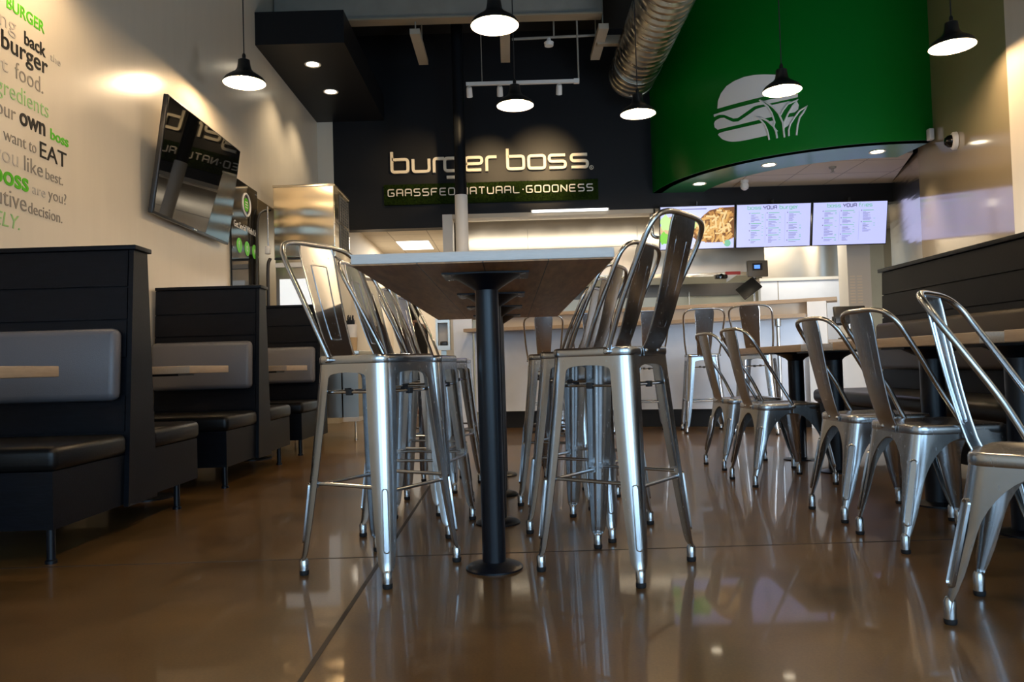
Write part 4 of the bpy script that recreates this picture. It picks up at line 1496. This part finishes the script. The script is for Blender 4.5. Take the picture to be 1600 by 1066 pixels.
def menu(x, label, kind):
    t = thing('menu_screen', label, 'menu screen', (x, 10.27, 2.45), 0, 'menu screens hung over the order point')
    t.rotation_euler = (R(11), 0, 0)
    MB().bar((-MENU_W / 2 - 0.012, 0.0, -MENU_H / 2 - 0.012), (MENU_W / 2 + 0.012, 0.05, MENU_H / 2 + 0.012), bevel=0.004).build('casing', M_BLACKPL, t)
    scr = MB().bar((-MENU_W / 2, -0.003, -MENU_H / 2), (MENU_W / 2, 0.0, MENU_H / 2)).build('screen', M_SCREEN, t)
    MB().tube([(0, 0.04, 0.2), (0, 0.045, 0.34)], 0.02, 10).build('hanger', M_BLACKMET, t)
    if kind == 'food':
        rn = random.Random(11)
        cols = [mat('fries_%d' % i, (0.05, 0.03, 0.01), 0.5, emit=c, estr=0.85) for i, c in enumerate(((0.46, 0.21, 0.045), (0.68, 0.38, 0.11), (0.16, 0.055, 0.01), (0.86, 0.60, 0.27)))]
        # dark gaps between the fries
        m = MB()
        m.prism([(0.0, -0.17), (-0.09, -0.10), (-0.02, 0.02), (0.06, 0.14), (0.16, 0.22), (0.30, 0.25), (0.488, 0.26), (0.488, -0.14), (0.36, -0.20), (0.15, -0.20)], -0.0036, -0.003, 'XZ')
        m.build('fries_shadow', cols[2], scr)
        for ci in (0, 1, 3):
            m = MB()
            for k in range(70 if ci != 3 else 30):
                cx, cz = rn.uniform(0.0, 0.45), rn.uniform(-0.17, 0.22)
                if cz > 0.10 + (cx - 0.05) * 0.5:
                    cz -= 0.2
                L, w, a = rn.uniform(0.05, 0.13), rn.uniform(0.008, 0.014), rn.uniform(-0.5, 2.2)
                ca, sa = math.cos(a), math.sin(a)
                q = []
                for u, v in ((-1, -1), (1, -1), (1, 1), (-1, 1)):
                    X = min(0.488, cx + u * L / 2 * ca - v * w * sa)
                    Z = max(-0.22, min(0.265, cz + u * L / 2 * sa + v * w * ca))
                    q.append((X, Z))
                m.prism(q, -0.0052 - 0.0002 * (k % 7) - 0.0006 * ci, -0.0036, 'XZ')
            m.build('fries', cols[ci], scr)
        lt = mat('lettuce_print', (0.02, 0.05, 0.01), 0.5, emit=(0.22, 0.62, 0.06), estr=0.85)
        lt2 = mat('lettuce_light_print', (0.02, 0.05, 0.01), 0.5, emit=(0.58, 0.85, 0.32), estr=0.85)
        bn = mat('bun_print', (0.05, 0.03, 0.01), 0.5, emit=(0.75, 0.52, 0.28), estr=0.8)
        def blob(name, cx, cz, rx, rz, d, m_):
            mb = MB()
            pts = []
            for k in range(28):
                a = 2 * PI * k / 28
                r = 1 + 0.12 * math.sin(5 * a + cx * 30) + 0.06 * math.sin(9 * a)
                pts.append((max(-0.49, cx + rx * r * math.cos(a)), max(-0.27, min(0.27, cz + rz * r * math.sin(a)))))
            mb.prism(pts, -d, -0.003, 'XZ')
            mb.build(name, m_, scr)
        blob('bun', -0.27, -0.02, 0.23, 0.17, 0.0040, bn)
        blob('lettuce', -0.13, 0.06, 0.16, 0.11, 0.0046, lt)
        blob('lettuce', -0.44, -0.13, 0.06, 0.08, 0.0046, lt)
        blob('lettuce', -0.06, 0.03, 0.07, 0.05, 0.0052, lt2)
        blob('onion', -0.42, 0.07, 0.07, 0.10, 0.0052, lt2)
        m = MB()
        m.bar((-MENU_W / 2, -0.0036, 0.235), (0.12, -0.003, 0.25))
        m.build('stripe', M_SCRTEXT, scr)
        m = MB()
        m.add(*circle_disc(0.045, 0.001, Matrix.Translation((0.40, -0.0055, -0.215)) @ M_XZ))
        m.build('emblem_disc', M_SCRGREEN, scr)
        return t
    words = kind.split(' ')
    # heading in squared letters
    total = sum(sum({'i': 0.25, 'r': 0.85, 'f': 0.8}.get(c, 1.25) for c in w) for w in words) + 1.0 * (len(words) - 1)
    unit = 0.037 if len(kind) > 14 else 0.036
    xx = -total * unit / 2
    for w in words:
        mb = MB()
        for c in w:
            if c.isupper():
                glyph(c, unit * 0.86, 0.042, 0.0042, 0.0012, M_XZ @ Matrix.Translation((xx, 0, 0)), 0.008, mb)
            else:
                glyph(c, unit * 0.80 if c not in 'ri' else unit * 0.75, 0.030, 0.0040, 0.0012, M_XZ @ Matrix.Translation((xx, 0, 0)), 0.008, mb)
            xx += unit * {'i': 0.25 + 0.2, 'r': 0.95, 'f': 0.95}.get(c, 1.25)
        xx += unit * 0.7
        o = mb.build('heading', M_SCRDARK if w.isupper() else M_SCRGREEN, scr)
        o.location = (0, -0.003, 0.215)
    rn = random.Random(len(kind))
    cols = (-0.30, -0.07, 0.20) if 'burger' in kind else (-0.34, -0.10, 0.17)
    m = MB()
    for c in (cols[1] - 0.04, cols[2] - 0.05):
        m.bar((c - 0.001, -0.0036, -0.22), (c + 0.001, -0.003, 0.16))
    m.build('column_rule', M_SCRTEXT, scr)
    for ci, c in enumerate(cols):
        mg, md = MB(), MB()
        z = 0.165
        blk = 0
        while z > -0.225:
            head = blk == 0
            if head:
                mg.bar((c, -0.0036, z - 0.004), (c + rn.uniform(0.10, 0.16), -0.003, z + 0.005))
                md.add(*circle_disc(0.008, 0.0006, Matrix.Translation((c - 0.018, -0.003, z)) @ M_XZ))
                z -= 0.022
                blk = rn.randint(4, 9)
            else:
                md.bar((c, -0.0036, z - 0.0032), (c + rn.uniform(0.04, 0.12), -0.003, z + 0.0032))
                if rn.random() < 0.3:
                    mg.bar((c + 0.14, -0.0036, z - 0.003), (c + 0.165, -0.003, z + 0.003))
                z -= 0.0145
                blk -= 1
                if blk == 0:
                    z -= 0.012
            if ci == 2 and z < -0.12 and 'fries' in kind:
                break
        mg.build('print_heading', M_SCRGREEN, scr)
        md.build('print_lines', M_SCRTEXT, scr)
    return t


menu(2.525, 'glowing screen showing a burger and fries, left of the three menu screens', 'food')
menu(3.535, 'glowing screen headed boss YOUR burger, middle of the three menu screens', 'boss YOUR burger')
menu(4.545, 'glowing screen headed boss YOUR fries, right of the three menu screens', 'boss YOUR fries')

# ------------------------------------------------------------------ kitchen
hd = thing('kitchen_hood', 'wide stainless kitchen hood seen through the serving opening', 'hood', (1.5, 11.0, 1.895))
MB().prism([(0.0, 0.0), (0.0, 0.72), (0.08, 0.90), (1.2, 0.90), (1.2, 0.0)], -2.13, 2.14, 'YZ').build('body', M_INOX, hd)
MB().bar((-2.13, -0.008, -0.02), (2.14, 0.02, 0.03)).build('lip', M_INOXG, hd)
m = MB()
for x in (-1.2, 0.35):
    m.bar((x - 0.003, -0.003, 0.03), (x + 0.003, 0.0, 0.72))
m.bar((-2.1, -0.003, 0.44), (0.4, 0.0, 0.446))
m.build('seam', M_GREYMET, hd)
cp = thing('control_box', 'steel control box with small blue display on the hood end', 'control box', (3.545, 10.96, 1.935))
MB().bar((-0.16, -0.02, -0.09), (0.12, 0.03, 0.14), bevel=0.006).build('box', mat('bronze_box', (0.14, 0.115, 0.08), 0.45), cp)
MB().bar((-0.10, -0.026, 0.0), (0.04, -0.02, 0.10)).build('bezel', M_BLACKPL, cp)
MB().bar((-0.075, -0.030, 0.025), (0.005, -0.026, 0.075)).build('display', mat('blue_display', (0, 0, 0.1), 0.3, emit=(0.10, 0.28, 0.95), estr=1.2), cp)
dp = thing('splash_panel', 'dark steel strip below the hood with hanging tools', 'panel', (1.6, 13.15, 1.86))
MB().bar((-2.3, 0.0, -0.08), (2.5, 0.045, 0.12)).build('strip', mat('dark_steel', (0.12, 0.11, 0.10), 0.4, 0.8), dp)
for nm, x, l in (('serving_ladle', 2.62, 0.36), ('serving_spoon', 3.05, 0.30)):
    lo = thing(nm, ('steel ladle' if 'ladle' in nm else 'steel spoon') + ' hanging from the dark strip in the kitchen', 'ladle' if 'ladle' in nm else 'spoon', (x, 13.13, 1.55))
    MB().tube([(0, 0, 0.04), (0, 0, l)], 0.009, 8).build('handle', M_TUBE, lo)
    MB().lathe([(0.0, -0.03), (0.035, -0.01), (0.045, 0.03), (0.04, 0.03), (0.0, -0.02)], n=16).build('bowl', M_TUBE, lo)
rp = thing('red_tag', 'small red and white notice clipped under the hood end', 'notice', (3.185, 10.98, 1.868))
MB().bar((-0.11, -0.004, 0.02), (0.10, 0.0, 0.065)).build('red_strip', mat('red_print', (0.45, 0.04, 0.03), 0.5), rp)
MB().prism([(-0.10, 0.02), (-0.10, -0.085), (0.06, 0.02)], -0.004, 0.0, 'XZ').build('paper', M_WHITE, rp)
cb = thing('ceiling_camera', 'small black camera fixed under the hood lip', 'camera', (3.005, 10.96, 1.84))
MB().box((0, 0, 0.02), (0.17, 0.10, 0.06), bevel=0.02).build('body', M_BLACKPL, cb)
MB().lathe([(0.0, 0.0), (0.03, 0.0), (0.035, 0.05), (0.0, 0.055)], (-0.02, -0.05, 0.02), 16, M=Matrix.Rotation(R(90), 4, 'X')).build('lens', M_TVGLASS, cb)
pm = thing('order_monitor', 'black tilted order monitor on a thin steel pole behind the counter', 'monitor', (3.40, 10.75, 0.0))
MB().lathe([(0.0, 0.0), (0.12, 0.0), (0.12, 0.012), (0.02, 0.03), (0.016, 0.04), (0.016, 1.82), (0.0, 1.82)], n=18).build('pole', M_TUBE, pm)
MB().box((-0.10, -0.08, 1.66), (0.30, 0.025, 0.20), M=Matrix.Rotation(R(-35), 3, 'Y') @ Matrix.Rotation(R(-25), 3, 'X'), bevel=0.006).build('screen', M_BLACKPL, pm)
MB().box((-0.02, -0.02, 1.73), (0.08, 0.06, 0.16), bevel=0.01).build('arm', M_BLACKPL, pm)
# bright steel wall panel, tiled half wall and white column right of the hood
sp_ = thing('steel_wall_panel', 'bright polished steel sheet with a rippled reflection beside the hood', 'panel', (4.8, 12.55, 1.93))
grid = []
for i in range(2):
    row = []
    for k in range(41):
        x = -0.70 + 1.42 * k / 40
        row.append((x, -0.05 * math.exp(-((k - 27) / 5.0) ** 2), 0.0 + 0.86 * i))
    grid.append(row)
MB().shell(grid, 0.01).build('sheet', M_INOX, sp_, 80)
hw_ = thing('half_wall', 'pale panelled half wall in the kitchen right of the order monitor', 'partition', (4.60, 12.05, 0))
MB().bar((-0.69, 0.0, 0.0), (0.72, 0.12, 1.885)).build('body', M_COOLWHITE, hw_)
MB().bar((-0.71, -0.02, 1.885), (0.74, 0.14, 1.93)).build('cap', M_WHITE, hw_)
m = MB()
for x in (-0.42, 0.585):
    m.bar((x - 0.006, -0.004, 0.0), (x + 0.006, 0.0, 1.885))
m.build('joint_strip', M_GREYMET, hw_)
wc = thing('white_pillar', 'white boxed pillar with two grilles right of the kitchen half wall', 'pillar', (4.86, 10.75, 0))
MB().bar((-0.16, 0, 0), (0.16, 0.3, 2.9)).build('shaft', M_WHITE, wc)
m = MB()
for x in (-0.10, 0.0):
    for k in range(10):
        m.bar((x - 0.035, -0.006, 1.42 + k * 0.04), (x + 0.035, 0.0, 1.44 + k * 0.04))
m.build('grille', M_TAG, wc)
# strip light over the pass
sl = thing('strip_light', 'thin bright strip light over the kitchen opening', 'strip light', (0.86, YB - 0.012, 2.752))
MB().bar((-0.50, -0.012, -0.014), (0.50, 0.012, 0.014)).build('tube', M_LED, sl)
MB().bar((-0.52, 0.004, -0.02), (0.52, 0.02, 0.02)).build('housing', M_WHITE, sl)
pp = thing('gas_pipe', 'bent steel pipe coming down under the serving header', 'pipe', (1.98, 10.55, 2.2))
MB().tube(smooth_path([(0, 0, 0.60), (0, 0, 0.30), (0.005, 0, 0.22), (0.05, 0, 0.185), (0.14, 0, 0.18)], 5), 0.028, 12).build('pipe', M_TUBE, pp)
MB().lathe([(0.04, 0.50), (0.05, 0.51), (0.05, 0.54), (0.04, 0.55)], n=16).build('collar', M_BLACKPL, pp)

# hall ceiling light
hl = thing('ceiling_panel_light', 'bright square ceiling light in the hall behind the high table', 'ceiling light', (-1.56, 13.3, 2.795))
MB().bar((-0.265, -0.46, 0.0), (0.265, 0.46, 0.004)).build('diffuser', M_LED, hl)
lamp('hall_light', 'AREA', (-1.56, 13.3, 2.77), 34.0, (1.0, 0.93, 0.80), shape='RECTANGLE', size=0.5, size_y=0.9)

# ------------------------------------------------------------------ column in front of the sign wall
cm = thing('steel_column', 'round column, black above and white below, in front of the metal letters', 'column', (-0.538, 9.45, 0))
m = MB()
m.lathe([(0.070, 2.78), (0.070, 4.90), (0.0, 4.90)], n=28)
m.build('upper_shaft', mat('column_black', (0.006, 0.007, 0.009), 0.5, spec=0.15), cm)
m = MB()
m.lathe([(0.078, 0.0), (0.078, 2.79), (0.0, 2.79)], n=28)
m.build('lower_sleeve', M_WHITE, cm)
MB().box((0, 0, 4.93), (0.16, 0.16, 0.06)).build('top_plate', M_BLACKMET, cm)

# ------------------------------------------------------------------ ceiling steel, strips, duct, track
bmx = thing('ceiling_beam', 'grey steel beam crossing the ceiling above the metal letters', 'beam', (0, 8.5, 4.52))
MB().bar((-2.48, -0.08, 0.0), (1.12, 0.08, 0.02)).build('flange', mat('beam_tan', (0.30, 0.24, 0.16), 0.6), bmx)
MB().bar((-2.48, -0.02, 0.02), (1.12, 0.02, 0.68)).build('web', M_GREYMET, bmx)
for x, lb in ((-0.935, 'left of the black column'), (0.05, 'behind the lamp over the high table'), (1.13, 'next to the silver duct')):
    s_ = thing('strip_luminaire', 'unlit pale batten light under the ceiling beam, ' + lb, 'batten light', (x, 8.86, 4.35), 0, 'unlit batten lights under the beam')
    MB().bar((-0.055, -0.44, 0.0), (0.055, 0.44, 0.06)).build('body', mat('batten_paint', (0.40, 0.35, 0.27), 0.5), s_)
    for yy in (-0.36, 0.30):
        MB().tube([(0, yy, 0.06), (0, yy, ZC - 4.35)], 0.008, 6).build('hanger_rod', M_GREYMET, s_)
du = thing('spiral_duct', 'silver spiral duct running under the ceiling beside the green wall', 'duct', (1.62, 0, 4.27))
rad = 0.28
prof_ = []
ya, yb_ = 3.2, 9.6
vs, fs = [], []
nn_ = 40
ny = int((yb_ - ya) / 0.012)
per = 0.13
for i in range(ny + 1):
    y = ya + (yb_ - ya) * i / ny
    for k in range(nn_):
        a = 2 * PI * k / nn_
        ph = (y / per + k / nn_) % 1.0
        rr = rad + (0.010 if ph < 0.11 else 0.0)
        vs.append((rr * math.cos(a), y, rr * math.sin(a)))
for i in range(ny):
    for k in range(nn_):
        fs.append((i * nn_ + k, i * nn_ + (k + 1) % nn_, (i + 1) * nn_ + (k + 1) % nn_, (i + 1) * nn_ + k))
MB().add(vs, fs).build('spiral_pipe', M_DUCT, du, 60)
Mr_ = Matrix.Rotation(R(-90), 4, 'X')
MB().lathe([(0.28, -0.02), (0.29, -0.02), (0.29, 0.03), (0.268, 0.05), (0.0, 0.052)], (0, yb_ - 0.01, 0), 40, M=Mr_).build('end_cap', M_DUCT, du)
MB().lathe([(0.28, -0.012), (0.292, -0.012), (0.292, 0.012), (0.28, 0.012)], (0, 9.15, 0), 40, M=Mr_).build('joint_band', M_DUCT, du)
for y in (4.5, 6.4, 8.3):
    MB().tube([(0, y, 0.278), (0, y, ZC - 4.27)], 0.006, 6).build('hanger_rod', M_GREYMET, du)
tk = thing('track_light', 'white ceiling track with three small spotlights aimed at the sign', 'track light', (0.2, 8.6, 3.845))
MB().bar((-0.60, -0.018, -0.018), (0.66, 0.018, 0.018)).build('rail', M_WHITE, tk)
MB().bar((0.60, -0.022, -0.024), (0.66, 0.022, 0.024)).build('feed_end', M_WHITE, tk)
for x in (-0.42, 0.655):
    MB().tube([(x, 0, 0.0), (x, 0, ZC - 3.845)], 0.005 if x < 0 else 0.010, 6).build('hanger_rod', M_GREYMET, tk)
for x in (-0.565, -0.225, 0.435):
    m = MB()
    m.tube([(x, 0, -0.015), (x, 0, -0.05)], 0.007, 8)
    hd_ = m.build('spot_stem', M_WHITE, tk)
    m = MB()
    m.lathe([(0.0, 0.055), (0.026, 0.055), (0.032, 0.03), (0.034, -0.055), (0.028, -0.055), (0.0, -0.03)], (x, 0.01, -0.085), 18, M=Matrix.Rotation(R(38), 4, 'X'))
    m.build('spot_head', M_WHITE, hd_)
    # beam towards the letters
    tx = {-0.565: -1.22, -0.225: -0.22, 0.435: 0.52}[x]
    src = Vector((0.2 + x, 8.66, 3.73))
    dst = Vector((tx, YB, 3.36))
    dirv = (dst - src)
    l = lamp('track_beam', 'SPOT', src, {-0.565: 110.0, -0.225: 220.0, 0.435: 330.0}[x], (1.0, 0.70, 0.36), spot_size=R({-0.565: 38, -0.225: 32, 0.435: 40}[x]), spot_blend=1.0, shadow_soft_size=0.02)
    l.rotation_euler = dirv.to_track_quat('-Z', 'Y').to_euler()
spk = thing('sprinkler_pipe', 'thin pale pipe with a round sensor disc under the dark ceiling', 'pipe', (0.55, 8.82, 4.43))
MB().tube([(-0.42, 0, 0.0), (0.56, 0, 0.02)], 0.016, 8).build('pipe', M_GREYMET, spk)
MB().tube([(0.06, 0, 0.0), (0.06, 0, ZC - 4.43)], 0.010, 8).build('riser', M_GREYMET, spk)
MB().lathe([(0.0, -0.09), (0.05, -0.09), (0.056, -0.05), (0.03, -0.04), (0.02, 0.0), (0.0, 0.0)], (0.0, 0, 0.0), 20).build('disc', M_WHITE, spk)
tag(MB().bar((1.10, 8.78, 4.33), (1.75, 8.86, 4.43)).build('ceiling_bracket', mat('bracket_tan', (0.33, 0.28, 0.2), 0.6)), 'pale bracket running behind the silver duct', 'bracket')

# ------------------------------------------------------------------ small wall fittings on the right
y = 7.34
dcam = thing('dome_camera', 'white dome camera on the glossy cream right wall', 'camera', (rw(7.34) - 0.004, 7.34, 2.71))
dcam.rotation_euler = (0, R(-90), R(-16.1))
MB().lathe([(0.0, 0.0), (0.085, 0.0), (0.085, 0.03), (0.07, 0.045), (0.0, 0.046)], n=24).build('base', M_WHITE, dcam)
MB().lathe([(0.06, 0.044), (0.055, 0.075), (0.035, 0.10), (0.0, 0.108)], n=24).build('dome', M_TVGLASS, dcam)
em_ = thing('alarm_sounder', 'small white box at the green bulkhead edge on the right wall', 'alarm', (4.47, 8.10, 2.99))
MB().box((0, 0, 0), (0.05, 0.07, 0.12), bevel=0.008).build('box', M_WHITE, em_)
dc2 = thing('dome_camera', 'small white dome camera under the bulkhead above the menu screens', 'camera', (3.09, 10.0, DZ + 0.05))
MB().lathe([(0.0, 0.0), (0.05, 0.0), (0.05, -0.03), (0.03, -0.05), (0.0, -0.05)], n=20).build('base', M_WHITE, dc2)
MB().lathe([(0.045, -0.04), (0.055, -0.075), (0.045, -0.11), (0.02, -0.128), (0.0, -0.13)], n=20).build('dome', M_WHITE, dc2)
cs = thing('ceiling_sprinkler', 'tiny dark sprinkler in the tiled ceiling inside the green bulkhead', 'sprinkler', (3.99, 9.42, DZ + 0.05))
MB().lathe([(0.0, 0.0), (0.045, 0.0), (0.04, -0.02), (0.015, -0.03), (0.012, -0.06), (0.03, -0.065), (0.0, -0.066)], n=16).build('head', M_GREYMET, cs)

# ------------------------------------------------------------------ person in the hall behind the stools
def skin_figure(name, nodes, edges, m, parent, root=0, sub=2):
    me = bpy.data.meshes.new(name)
    bm = bmesh.new()
    lay = bm.verts.layers.skin.verify()
    vs = []
    for i, (p, r) in enumerate(nodes):
        v = bm.verts.new(p)
        rr = r if isinstance(r, tuple) else (r, r)
        v[lay].radius = rr
        v[lay].use_root = (i == root)
        vs.append(v)
    for a, b in edges:
        bm.edges.new((vs[a], vs[b]))
    bm.to_mesh(me)
    bm.free()
    me.materials.append(m)
    o = bpy.data.objects.new(name, me)
    COL.objects.link(o)
    o.parent = parent
    o.modifiers.new('Skin', 'SKIN').use_smooth_shade = True
    o.modifiers.new('Subdivision', 'SUBSURF').levels = sub
    o.modifiers['Subdivision'].render_levels = sub
    return o


pr_ = thing('person', 'person in black clothes and dark hair standing in the hall, looking down', 'person', (-1.36, 11.5, 0), R(60))
M_SKIN = mat('skin', (0.46, 0.26, 0.18), 0.5)
M_HAIR = mat('dark_hair', (0.010, 0.008, 0.007), 0.45)
M_BLACKCLOTH = mat('black_cloth', (0.010, 0.010, 0.011), 0.8, bump=0.2, bscale=80)
N = [((0, 0, 0.90), (0.13, 0.10)), ((0, 0.0, 1.10), (0.12, 0.09)), ((0, 0.01, 1.27), (0.14, 0.09)), ((0, 0.02, 1.36), (0.06, 0.055)), ((0, 0.05, 1.43), (0.045, 0.05)), ((0, 0.075, 1.50), (0.072, 0.085)), ((0, 0.08, 1.57), (0.060, 0.075))]
E = [(0, 1), (1, 2), (2, 3), (3, 4), (4, 5), (5, 6)]
for s in (-1, 1):
    b = len(N)
    N += [((s * 0.16, 0.01, 1.31), 0.052), ((s * 0.21, 0.0, 1.06), 0.042), ((s * 0.19, 0.16, 0.90), 0.030), ((s * 0.175, 0.23, 0.86), (0.036, 0.016)),
          ((s * 0.095, 0, 0.84), 0.088), ((s * 0.10, 0.02, 0.48), 0.058), ((s * 0.105, -0.01, 0.09), 0.040), ((s * 0.11, 0.13, 0.035), (0.04, 0.03))]
    E += [(2, b), (b, b + 1), (b + 1, b + 2), (b + 2, b + 3), (0, b + 4), (b + 4, b + 5), (b + 5, b + 6), (b + 6, b + 7)]
    for k in range(5):
        off = -0.026 + 0.013 * k
        j = len(N)
        L = (0.045, 0.07, 0.078, 0.072, 0.058)[k]
        N += [((s * (0.175 + off), 0.25 + L * 0.5, 0.855), 0.009), ((s * (0.175 + off), 0.25 + L, 0.835), 0.008)]
        E += [(b + 3, j), (j, j + 1)]
skin_figure('body', N, E, M_SKIN, pr_)
C_ = [((0, 0, 0.90), (0.155, 0.125)), ((0, 0.0, 1.10), (0.145, 0.115)), ((0, 0.01, 1.27), (0.165, 0.115)), ((0, 0.015, 1.37), (0.085, 0.075))]
CE = [(0, 1), (1, 2), (2, 3)]
for s in (-1, 1):
    b = len(C_)
    C_ += [((s * 0.16, 0.01, 1.31), 0.068), ((s * 0.21, 0.0, 1.06), 0.056), ((s * 0.192, 0.14, 0.915), 0.044), ((s * 0.095, 0, 0.84), 0.108), ((s * 0.10, 0.02, 0.48), 0.075), ((s * 0.105, -0.01, 0.10), 0.06)]
    CE += [(2, b), (b, b + 1), (b + 1, b + 2), (0, b + 3), (b + 3, b + 4), (b + 4, b + 5)]
skin_figure('clothing', C_, CE, M_BLACKCLOTH, pr_)
m = MB()
vs, fs = [], []
for i in range(13):
    th = PI * i / 12
    for k in range(20):
        a = 2 * PI * k / 20
        x, y_, z_ = 0.095 * math.sin(th) * math.cos(a), 0.112 * math.sin(th) * math.sin(a), 0.125 * math.cos(th)
        if z_ < -0.02:
            y_ = min(y_, 0.035)
        elif y_ > 0.07 and z_ < 0.05:
            y_ = 0.06
        vs.append((x, y_ + 0.062, z_ * (1.5 if z_ < 0 else 1) + 1.555))
for i in range(12):
    for k in range(20):
        fs.append((i * 20 + k, i * 20 + (k + 1) % 20, (i + 1) * 20 + (k + 1) % 20, (i + 1) * 20 + k))
m.add(vs, fs)
m.build('hair', M_HAIR, pr_, 60)
m = MB()
for s in (-1, 1):
    m.lathe([(0.0, -0.008), (0.009, -0.004), (0.009, 0.004), (0.0, 0.008)], (s * 0.03, 0.148, 1.53), 10)
m.build('eyes', M_BLACKPL, pr_)
m = MB()
m.box((0, 0.163, 1.505), (0.024, 0.026, 0.045), bevel=0.008)
m.build('nose', M_SKIN, pr_)
MB().box((0, 0.150, 1.46), (0.042, 0.012, 0.012), bevel=0.004).build('mouth', mat('lips', (0.36, 0.13, 0.10), 0.5), pr_)
